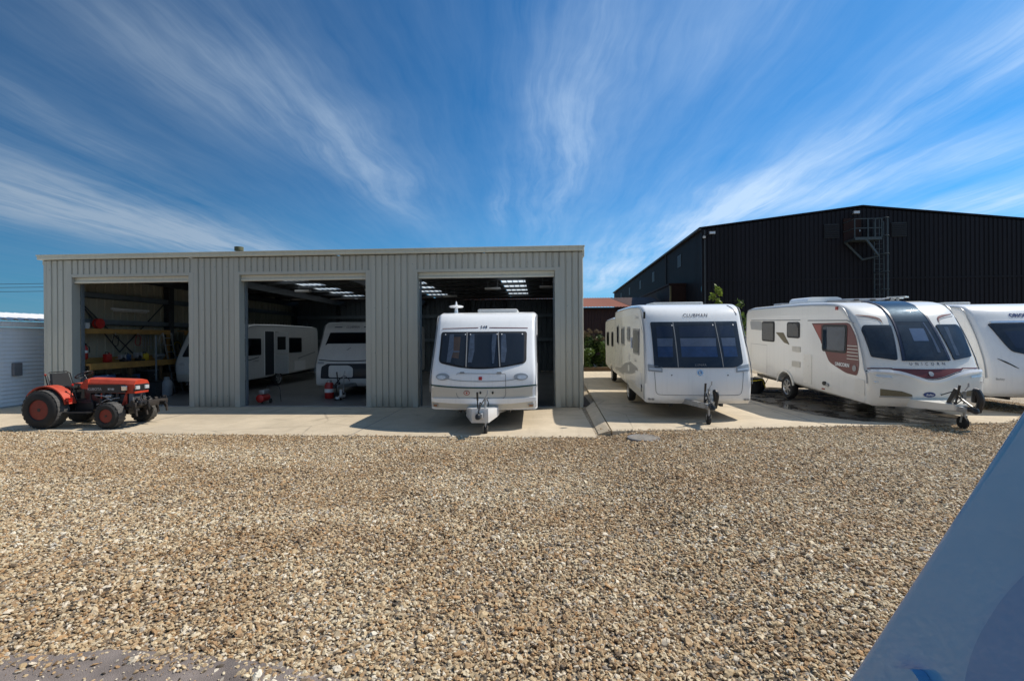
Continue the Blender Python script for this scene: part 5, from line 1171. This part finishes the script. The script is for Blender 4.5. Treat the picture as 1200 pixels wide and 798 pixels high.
def bush(x, y, w, h, lb, m, seed, n=3500, top=None):
    rg = random.Random(seed); o = thing('shrub', lb, 'shrub', (x, y, .12), group='shrubs at the end of the pale pad')
    cl = [(rg.uniform(-w * .35, w * .35), rg.uniform(-w * .3, w * .3), h * rg.uniform(.15, .85), w * rg.uniform(.14, .28), w * rg.uniform(.14, .28), h * rg.uniform(.10, .2)) for _ in range(16)]
    leaves('foliage', cl, n, .085, m, o)
    st = MB()
    for k in range(9):
        a = rg.uniform(0, 6.28); st.tube([(0, 0, 0), (math.cos(a) * w * .18, math.sin(a) * w * .18, h * .5), (math.cos(a) * w * .35, math.sin(a) * w * .3, h * rg.uniform(.85, 1.05))], [.02, .014, .006], 5)
    st.build('stem', M['bark'], o)
    if top: leaves('seed_heads', [(rg.uniform(-w * .4, w * .4), rg.uniform(-.3, .3), h * rg.uniform(.9, 1.08), .12, .12, .08) for _ in range(14)], 600, .05, M['leaf_dry'], o)
bush(2.35, 26.9, 1.2, 1.5, 'bright green low shrub nearest the workshop corner', M['leaf'], 1, 3500); bush(2.95, 27.5, 1.5, 2.15, 'taller shrub with brown seed heads before the maroon barn', M['leaf_dark'], 2, 4500, True)
bush(3.75, 27.2, 1.4, 1.75, 'green shrub just left of the hidden cream caravan', M['leaf'], 3, 4000, True); bush(4.9, 28.0, 1.6, 1.9, 'dark shrub behind the cream caravan', M['leaf_dark'], 4, 3000)
tag(MB().box(1.7, 6.5, 26.25, 26.45, .12, .38, .02).build('timber_edging', M['timber_dark']), 'dark timber edging beam in front of the shrubs', 'edging')
def sapling(x, y, h, lb, m, seed, n, spread):
    rg = random.Random(seed); o = thing('sapling', lb, 'young tree', (x, y, .12), group='young trees behind the caravans')
    t = MB().tube([(0, 0, 0), (.03, .02, h * .4), (-.03, .05, h * .75), (.02, 0, h * .98)], [.045, .035, .02, .006], 7); cl = []
    for k in range(11):
        z = h * (.45 + .5 * k / 11) + rg.uniform(-.15, .15); a = k * 2.4 + rg.uniform(-.6, .6); r_ = spread * (1.25 - .75 * k / 11) * rg.uniform(.35, 1.25); p = (math.cos(a) * r_, math.sin(a) * r_, z + r_ * .7)
        t.tube([(0, .03, z - .1), (p[0] * .6, p[1] * .6, z + .2), p], [.016, .01, .004], 5); cl += [(p[0], p[1], p[2], .13, .13, .2), (p[0] * .6, p[1] * .6, z + .15, .11, .11, .15)]
    cl.append((0, 0, h, .09, .09, .22)); t.build('trunk', M['bark'], o, 60); leaves('crown', cl, n, .09, m, o)
sapling(7.95, 22, 4.0, 'lime green young tree rising above the black windowed caravan', M['leaf_lime'], 5, 900, .5)
sapling(9.0, 22.3, 3.4, 'darker thin young tree right of the lime green one', M['leaf'], 6, 420, .45)
sapling(7.05, 22.2, 3.2, 'sparse low young tree left of the lime green one', M['leaf'], 8, 300, .5)

# bin with a yellow hose between the two pad caravans
bi = thing('water_bin', 'black plastic bin with a yellow rope round its rim by the caravan wheel', 'bin', (6.95, 15.9, .15)); MB().lathe((0, 0, 0), (0, 0, 1), [(0, .17), (.02, .19), (.46, .23), (.48, .245), (.50, .245), (.49, .22), (.1, .18)], 28).build('tub', M['black_plastic'], bi, 40); MB().tube([(.25 * math.cos(k * .3), .25 * math.sin(k * .3), .44 - .02 * math.sin(k * .6)) for k in range(22)] + [(.3, -.1, .2)], .016).build('rope', M['yellow'], bi, 60)
wr = thing('rolling_water_carrier', 'dark round water carrier lying beyond the black bin', 'water carrier', (7.35, 16.6, .15)); MB().lathe((-.2, 0, .22), (1, 0, 0), [(0, .14), (.03, .2), (.1, .22), (.3, .22), (.37, .2), (.4, .14)], 28).build('drum', M['black_plastic'], wr, 40); MB().tube([(-.24, 0, .22), (-.24, -.3, .5), (.24, -.3, .5), (.24, 0, .22)], .012).build('handle', M['galv'], wr, 40)

# ------------------------------------------------------------------ compact tractor
def tractor():
    t = thing('compact_tractor', 'small orange compact tractor with black wheels and front linkage on the concrete apron', 'tractor', (-10.50, 10.72, .02))
    O, K, S = M['orange_paint'], M['black_paint'], M['galv']
    def wheel(x, y, r, w, sy, lugs):
        prof = [(.03, r * .50), (0, r * .56), (0, r * .80), (.03, r * .93), (.06, r * .985), (w * .5, r), (w - .06, r * .985), (w - .03, r * .93), (w, r * .80), (w, r * .56), (w - .03, r * .5)]
        mb = MB().lathe((x, y, r), (0, -sy, 0), prof, 44); o = mb.build('wheel', M['tyre'], t, 35)
        tr = MB()
        for k in range(lugs):
            a = 2 * math.pi * k / lugs; c, s_ = math.cos(a), math.sin(a)
            for q in range(3):
                ww = w * .8 / 3; y0 = y - sy * (w * .1 + q * ww + .006); y1 = y - sy * (w * .1 + (q + 1) * ww - .006); aa = a + (q % 2) * math.pi / lugs
                c, s_ = math.cos(aa), math.sin(aa); hw_ = math.pi * r / lugs * .62
                pts = []
                for rr in (r * .985, r * 1.004):
                    for sgn in (-1, 1):
                        for yy in (y0, y1): pts.append((x + c * rr - s_ * hw_ * sgn, yy, r + s_ * rr + c * hw_ * sgn))
                tr.add(pts, [(0, 1, 3, 2), (4, 6, 7, 5), (0, 4, 5, 1), (2, 3, 7, 6), (0, 2, 6, 4), (1, 5, 7, 3)])
        tr.lathe((x, y - sy * .05, r), (0, -sy, 0), [(0, r * .99), (w * .5 - .05, r * 1.0), (w - .10, r * .99)], 44)
        tr.build('tread', M['tyre_dusty'], o)
        y_ = y - sy * .0
        MB().lathe((x, y_, r), (0, -sy, 0), [(.025, r * .54), (.02, r * .50), (.09, r * .45), (.09, r * .25), (.06, r * .2), (.05, 0)], 36).build('rim', M['red_rim'], o, 35)
        hb = MB().lathe((x, y_, r), (0, -sy, 0), [(.02, .0), (.02, r * .09), (.06, r * .11)], 16)
        for k in range(5): a = 2 * math.pi * k / 5; hb.cyl((x + math.cos(a) * r * .18, y_ - sy * .03, r + math.sin(a) * r * .18), (x + math.cos(a) * r * .18, y_ - sy * .07, r + math.sin(a) * r * .18), .012, n=6)
        hb.build('hub', K, o, 40)
    for sy, y in ((-1, -.64), (1, .64)):
        wheel(-.73, y, .435, .36, sy, 26); wheel(.81, y * .93, .295, .26, sy, 20)
    # chassis, gearbox, engine, axles
    MB().box(-.95, .10, -.17, .17, .34, .62, .03).box(-.3, .15, -.21, .21, .36, .58, .03).build('gearbox', K, t)
    MB().cyl((-.73, -.45, .435), (-.73, .45, .435), .10).build('rear_axle', K, t, 40)
    MB().box(.70, .92, -.10, .10, .26, .42, .02).cyl((.81, -.45, .30), (.81, .45, .30), .045).build('front_axle', K, t, 40)
    e = MB().box(.05, .98, -.15, .15, .40, .74, .02)
    for k in range(4): e.cyl((.22 + k * .17, -.17, .66), (.22 + k * .17, -.17, .78), .035, n=10)
    e.cyl((.35, -.19, .52), (.35, -.19, .64), .05).box(.5, .75, -.2, -.15, .46, .6, .01); e.build('engine', K, t, 40)
    MB().tube([(.2, -.2, .72), (.45, -.22, .70), (.62, -.21, .60)], .016).tube([(.25, -.21, .5), (.5, -.23, .62), (.8, -.2, .66)], .012).cyl((.48, -.20, .70), (.62, -.20, .70), .035).build('fuel_line', S, t, 50)
    # bonnet with sloping top, near side panel and grille
    sec = [(-.20, .76), (-.22, .98), (-.17, 1.06), (-.08, 1.085), (.08, 1.085), (.17, 1.06), (.22, .98), (.20, .76)]
    b = MB(); st = [(.0, 1.03, 1.03), (.2, 1.02, 1.02), (.7, 1., 1.), (1.08, .99, .98), (1.16, .96, .955)]
    vs = [(x, y * a, .76 + (z - .76) * zz + (1.0 - x) * .02) for x, a, zz in st for y, z in sec]; n = len(sec)
    b.add(vs, [(j_ * n + i, j_ * n + i + 1, (j_ + 1) * n + i + 1, (j_ + 1) * n + i) for j_ in range(len(st) - 1) for i in range(n - 1)] + [tuple(range(n - 1, -1, -1)), tuple((len(st) - 1) * n + i for i in range(n))])
    bo = b.build('bonnet', O, t, 35)
    MB().box(.02, .97, -.232, -.226, .775, .965).build('side_stripe', K, bo); vs, fs = text_shape('KUBOTA', .085, bold=.002); MB().add([(.22 + a, -.236, .86 + c) for a, c in vs], fs).build('lettering', M['silver'], bo)
    vs, fs = text_shape('B7100', .06, bold=.001); MB().add([(.62 + a, -.236, .86 + c) for a, c in vs], fs).build('lettering', M['white_film'], bo)
    MB().box(.35, .98, -.215, -.19, .40, .43).box(.95, .98, -.215, -.19, .40, .76).box(.35, .38, -.215, -.19, .43, .76).bar((.86, -.2, .43), (.96, -.2, .72), .02, .05).build('side_frame', O, t)
    g = MB().box(1.0, 1.10, -.18, .18, .46, .755, .01).build('grille', M['line_grey'], t)
    for k in range(7): MB().box(1.101, 1.108, -.16, .16, .50 + k * .034, .512 + k * .034).build('grille_bar', K, g)
    MB().box(1.13, 1.165, -.205, .205, .80, .97, .015).build('lamp_panel', K, bo)
    for y in (-.13, .13):
        hl = MB().box(1.16, 1.18, y - .065, y + .065, .84, .94, .012).build('headlight', M['chrome'], t); MB().box(1.178, 1.186, y - .055, y + .055, .85, .93, .008).build('lens', M['lens_clear'], hl)
    wl = MB().box(.88, 1.02, -.26, -.225, .83, .94, .02).build('work_lamp', M['chrome'], t)
    # fenders
    for sy in (-1, 1):
        f_ = MB(); R1, R2 = .50, .53; arc = [R(a) for a in range(12, 150, 9)]; y0, y1 = sy * .26, sy * .50; v_ = []
        for a in arc:
            for rr in (R1, R2):
                for yy in (y0, y1): v_.append((-.73 + rr * math.cos(a), yy, .435 + rr * math.sin(a)))
        m_ = len(arc); f_.add(v_, [q for i in range(m_ - 1) for q in ((4 * i, 4 * i + 1, 4 * i + 5, 4 * i + 4), (4 * i + 2, 4 * i + 6, 4 * i + 7, 4 * i + 3), (4 * i, 4 * i + 4, 4 * i + 6, 4 * i + 2), (4 * i + 1, 4 * i + 3, 4 * i + 7, 4 * i + 5))] + [(0, 2, 3, 1), (4 * m_ - 4, 4 * m_ - 3, 4 * m_ - 1, 4 * m_ - 2)])
        f_.prism([(-.73 + .53 * math.cos(a), .435 + .53 * math.sin(a)) for a in arc] + [(-.9, .6), (-.5, .55)], y0 - sy * .02, y0, 'y'); f_.build('fender', O, t, 40)
        MB().box(-.22, -.14, sy * .42, sy * .49, .60, .68, .01).build('fender_lamp', M['lens_red'], t)
        MB().box(-.28, .30, sy * .22, sy * .50, .34, .365, .01).bar((.2, sy * .2, .36), (.2, sy * .48, .36), .03, .02).build('footboard', K, t)
    # seat
    s_ = MB().box(-.80, -.36, -.22, .22, .86, .94, .035).build('seat', M['black_plastic'], t, 40); 
    bp = MB(); bp.add([(-.86, -.23, .94), (-.86, .23, .94), (-.93, .19, 1.22), (-.93, -.19, 1.22), (-.80, -.23, .92), (-.80, .23, .92), (-.87, .19, 1.22), (-.87, -.19, 1.22)], [(0, 1, 2, 3), (7, 6, 5, 4), (0, 4, 5, 1), (1, 5, 6, 2), (2, 6, 7, 3), (3, 7, 4, 0)]); bp.build('backrest', M['black_plastic'], t)
    MB().tube([(-.82, -.27, .92), (-.9, -.27, 1.20), (-.92, -.2, 1.25), (-.92, .2, 1.25), (-.9, .27, 1.20), (-.82, .27, .92)], .012).build('seat_rail', M['black_paint'], t, 50)
    MB().box(-.75, -.4, -.16, .16, .60, .86, .03).build('seat_base', K, t)
    # dashboard and steering
    MB().box(-.10, .06, -.16, .16, .58, 1.08, .03).box(-.16, -.04, -.15, .15, 1.02, 1.10, .02).build('dashboard', K, t)
    MB().prism([(.0, 1.09), (-.13, .94), (-.11, .88), (.06, .86), (.06, 1.09)], -.235, -.17, 'y').build('fuel_tank_cowl', O, t)
    sc = Vector((-.27, 0, 1.18)); ax = Vector((-.5, 0, .85)).normalized(); a_ = Vector((0, 1, 0)); b_ = ax.cross(a_)
    sw = MB().tube([sc + a_ * .17 * math.cos(k * math.pi / 12) + b_ * .17 * math.sin(k * math.pi / 12) for k in range(25)], .013)
    for k in range(3): sw.bar(sc, sc + a_ * .17 * math.cos(k * 2.094) + b_ * .17 * math.sin(k * 2.094), .015, .015)
    sw.cyl(sc, sc - ax * .25, .018); sw.build('steering_wheel', K, t, 50)
    for (x, y, dx, dy, h, r_) in ((-.2, -.25, -.05, -.05, .34, 'red_paint'), (-.3, -.28, .03, -.04, .3, 'black_plastic'), (-.95, -.18, -.10, 0, .36, 'rust_red_film'), (-.05, .28, .0, .05, .3, 'black_plastic')):
        l = MB().bar((x, y, .62 if x > -.5 else .78), (x + dx, y + dy, .62 + h + (.2 if x < -.5 else 0)), .016, .016).build('lever', K, t); p = (x + dx, y + dy, .62 + h + (.2 if x < -.5 else 0)); MB().lathe((p[0], p[1], p[2] - .02), (0, 0, 1), [(0, .0), (.01, .02), (.04, .024), (.06, .0)], 12).build('knob', M[r_], l, 50)
    for s_ in (-1, 1): MB().bar((-.98, s_ * .2, .42), (-1.42, s_ * .26, .36), .03, .06).bar((-1.0, s_ * .18, .72), (-1.25, s_ * .22, .40), .02, .03).build('rear_link', K, t)
    # roll of red hose lying behind the seat
    MB().tube([(-1.0 + .02 * k % .05, .1 * math.cos(k) - .05, .98 + .06 * math.sin(k * 1.3)) for k in range(18)], .02).build('hose_bundle', M['rust_red_film'], t, 60)
    # front linkage and weights
    fl_ = MB()
    for s_ in (-1, 1): fl_.bar((.75, s_ * .22, .44), (1.55, s_ * .24, .50), .05, .08); fl_.bar((1.0, s_ * .2, .40), (1.42, s_ * .42, .62), .03, .05)
    fl_.box(1.26, 1.34, -.46, .46, .50, .58, .01).box(1.04, 1.12, -.30, .30, .40, .50, .01).bar((1.10, 0, .46), (1.36, 0, .66), .05, .05); fl_.build('front_linkage', K, t)
    hk = MB()
    for y in (-.44, -.15, .18, .44): hk.bar((1.34, y, .55), (1.40, y, .38), .03, .06).bar((1.40, y, .40), (1.42, y, .27), .03, .04).cyl((1.34, y - .04, .60), (1.34, y + .04, .60), .04, n=12)
    hk.box(1.30, 1.42, -.48, .48, .46, .58, .02).box(1.42, 1.50, -.20, .12, .46, .60, .02).bar((1.1, -.34, .50), (1.44, -.40, .66), .05, .05)
    hk.build('drag_tines', mat('rusty_steel', (.035, .028, .024), .75, .2, .3, 12), t, 40)
    MB().box(1.38, 1.50, -.42, -.22, .50, .62, .03).cyl((1.50, -.34, .56), (1.55, -.34, .56), .03).build('hydraulic_block', K, t, 40)
    MB().tube(spline([(1.1, .1, .5), (1.25, -.1, .74), (1.38, -.28, .68), (1.46, -.32, .6)], 5), .014).build('hydraulic_hose', M['black_plastic'], t, 60)
tractor()

# ------------------------------------------------------------------ sky, sun, camera
SUN = Vector((.78 * math.cos(CAMTH) - .22 * math.sin(CAMTH), .78 * math.sin(CAMTH) + .22 * math.cos(CAMTH), 1.0)).normalized()
el = math.asin(SUN.z); az = math.atan2(SUN.x, SUN.y)
w = bpy.data.worlds.new('World'); scn.world = w; w.use_nodes = True; nt = w.node_tree; nt.nodes.clear()
sky = N(nt, 'ShaderNodeTexSky'); sky.sky_type = 'NISHITA'; sky.sun_disc = False; sky.sun_elevation = el; sky.sun_rotation = az
sky.air_density = 1.0; sky.dust_density = .4; sky.ozone_density = 3.0
tc = N(nt, 'ShaderNodeTexCoord'); nm = N(nt, 'ShaderNodeVectorMath', operation='NORMALIZE'); L(nt, tc.outputs['Generated'], nm.inputs[0])
sp = N(nt, 'ShaderNodeSeparateXYZ'); L(nt, nm.outputs[0], sp.inputs[0]); X_, Y_, Z_ = sp.outputs
zz = mth(nt, 'ADD', mth(nt, 'MAXIMUM', Z_, 0.), .07)
pX = mth(nt, 'DIVIDE', X_, zz); pY = mth(nt, 'DIVIDE', Y_, zz)
cb = N(nt, 'ShaderNodeCombineXYZ'); L(nt, pX, cb.inputs[0]); L(nt, pY, cb.inputs[1])
warp = noise(nt, mapping(nt, cb.outputs[0], (.35, .22, 1)), 1.0, 3, .5)
warp2 = noise(nt, mapping(nt, cb.outputs[0], (1.4, .8, 1), (7, 3, 0)), 1.0, 4, .6)
wx = mth(nt, 'ADD', pX, mth(nt, 'ADD', mth(nt, 'MULTIPLY', mth(nt, 'SUBTRACT', warp, .5), .55), mth(nt, 'MULTIPLY', mth(nt, 'SUBTRACT', warp2, .5), .28)))
c2 = N(nt, 'ShaderNodeCombineXYZ'); L(nt, wx, c2.inputs[0]); L(nt, pY, c2.inputs[1])
st1 = noise(nt, mapping(nt, c2.outputs[0], (2.6, .30, 1), (2.3, 0, 0)), 1.0, 8, .62)
st2 = noise(nt, mapping(nt, c2.outputs[0], (7.5, .8, 1), (9.3, 0, 0)), 1.0, 7, .62)
st = mth(nt, 'ADD', mth(nt, 'MULTIPLY', st1, .72), mth(nt, 'MULTIPLY', st2, .28))
st3 = noise(nt, mapping(nt, c2.outputs[0], (15., 1.3, 1), (4.1, 2, 0)), 1.0, 6, .65)
lump = noise(nt, mapping(nt, cb.outputs[0], (1.6, .9, 1), (1.7, 5, 0)), 1.0, 5, .62)
# masses of cirrus on the cloud plane: centre, half widths, slant, strength
MASS = [(-2.55, 2.5, .55, 1.1, -.05, 1.15), (-2.3, 3.4, .45, .8, .1, 1.1), (-1.75, 1.75, .13, .55, -.1, .45), (-1.1, 1.45, .30, .5, 0, .42), (-.84, 2.15, .21, .85, .05, .72),
        (-.28, 2.9, .06, .4, -.12, .6), (.10, 1.9, .22, .95, -.05, .66), (.02, 3.1, .25, .7, 0, .35), (1.22, 2.5, .20, 1.5, -.16, .80), (.80, 4.6, .45, 1.6, -.08, 1.1), (1.70, 2.5, .30, .7, -.5, .85),
        (2.5, 2.8, .35, .6, -.4, .95), (1.45, 1.35, .25, .35, 0, .45), (3.6, 3.4, .8, 1.2, 0, .6), (.55, 1.3, .2, .5, 0, .25)]
mask = None
for cx, cy, rx, ry, kk, amp in MASS:
    dy = mth(nt, 'SUBTRACT', pY, cy); dx = mth(nt, 'SUBTRACT', mth(nt, 'SUBTRACT', wx, cx), mth(nt, 'MULTIPLY', dy, kk))
    d2 = mth(nt, 'ADD', mth(nt, 'POWER', mth(nt, 'ABSOLUTE', mth(nt, 'DIVIDE', dx, rx)), 2.), mth(nt, 'POWER', mth(nt, 'ABSOLUTE', mth(nt, 'DIVIDE', dy, ry)), 2.))
    g_ = mth(nt, 'MULTIPLY', mth(nt, 'POWER', 2.718, mth(nt, 'MULTIPLY', d2, -1.)), amp)
    mask = g_ if mask is None else mth(nt, 'ADD', mask, g_)
back_fill = ramp(nt, mth(nt, 'MULTIPLY', mth(nt, 'ADD', Y_, 1.), .5), [(.40, .75), (.56, .0)])   # unseen cloud veil added behind the camera to brighten the shaded fronts
mask = mth(nt, 'ADD', mth(nt, 'ADD', mask, back_fill), .17)
tex = mth(nt, 'ADD', mth(nt, 'ADD', mth(nt, 'MULTIPLY', st, .46), mth(nt, 'MULTIPLY', st3, .22)), mth(nt, 'MULTIPLY', lump, .32))
cov = mth(nt, 'MULTIPLY', mask, ramp(nt, tex, [(.37, .04), (.5, .45), (.66, 1.)]))
cov = mth(nt, 'MULTIPLY', ramp(nt, cov, [(0., 0.), (.28, .27), (.85, .95)]), .86)
# haze brightens the lowest degrees
hzr = ramp(nt, Z_, [(0., .62), (.10, .30), (.28, .05), (.6, 0.)])
skyc = mixc(nt, 1., sky.outputs[0], (.17, .78, 1.20), 'MULTIPLY')
# polarised fall-off towards the left of the view
dotp = N(nt, 'ShaderNodeVectorMath', operation='DOT_PRODUCT'); L(nt, nm.outputs[0], dotp.inputs[0]); dotp.inputs[1].default_value = Vector((.85, .5, .1)).normalized()
pol = ramp(nt, mth(nt, 'MULTIPLY', mth(nt, 'ADD', dotp.outputs['Value'], 1.), .5), [(.2, .50), (.45, .62), (.75, 1.0), (1., 1.15)])
skyc = mixc(nt, 1., skyc, pol, 'MULTIPLY')
hazec = mixc(nt, 1., (2.5, 5.6, 8.8), pol, 'MULTIPLY')
cloudc = mixc(nt, 1., (5.9, 7.6, 9.7), pol, 'MULTIPLY')
skyc = mixc(nt, hzr, skyc, hazec)
skyc = mixc(nt, cov, skyc, cloudc)
bg = N(nt, 'ShaderNodeBackground'); bg.inputs['Strength'].default_value = .10; L(nt, skyc, bg.inputs[0])
ow = N(nt, 'ShaderNodeOutputWorld'); L(nt, bg.outputs[0], ow.inputs[0])

sl = bpy.data.lights.new('sun', 'SUN'); sl.energy = 5.0; sl.angle = R(.55); sl.color = (1., .93, .82)
so = bpy.data.objects.new('sun', sl); COL.objects.link(so); so.rotation_euler = (-SUN).to_track_quat('-Z', 'Y').to_euler()

cd = bpy.data.cameras.new('camera'); cam = bpy.data.objects.new('camera', cd); COL.objects.link(cam); scn.camera = cam
cd.sensor_width = 36; cd.lens = 560 / 1200 * 36; cd.shift_y = -(396 - 399) / 1200 * -1; cd.clip_start = .02; cd.clip_end = 2000
cam.location = (0, 0, 2.0)
fwd = Vector((-math.sin(CAMTH), math.cos(CAMTH), 0)); rt = Vector((math.cos(CAMTH), math.sin(CAMTH), 0)); up = Vector((0, 0, 1)); a = R(.4)
rt2 = rt * math.cos(a) - up * math.sin(a); up2 = up * math.cos(a) + rt * math.sin(a)
cam.rotation_euler = Matrix((rt2, up2, -fwd)).transposed().to_euler()
scn.view_settings.view_transform = 'Standard'; scn.view_settings.look = 'None'; scn.view_settings.exposure = 0
scn.render.engine = 'CYCLES'; scn.cycles.max_bounces = 8; scn.cycles.transparent_max_bounces = 12; scn.cycles.use_denoising = True
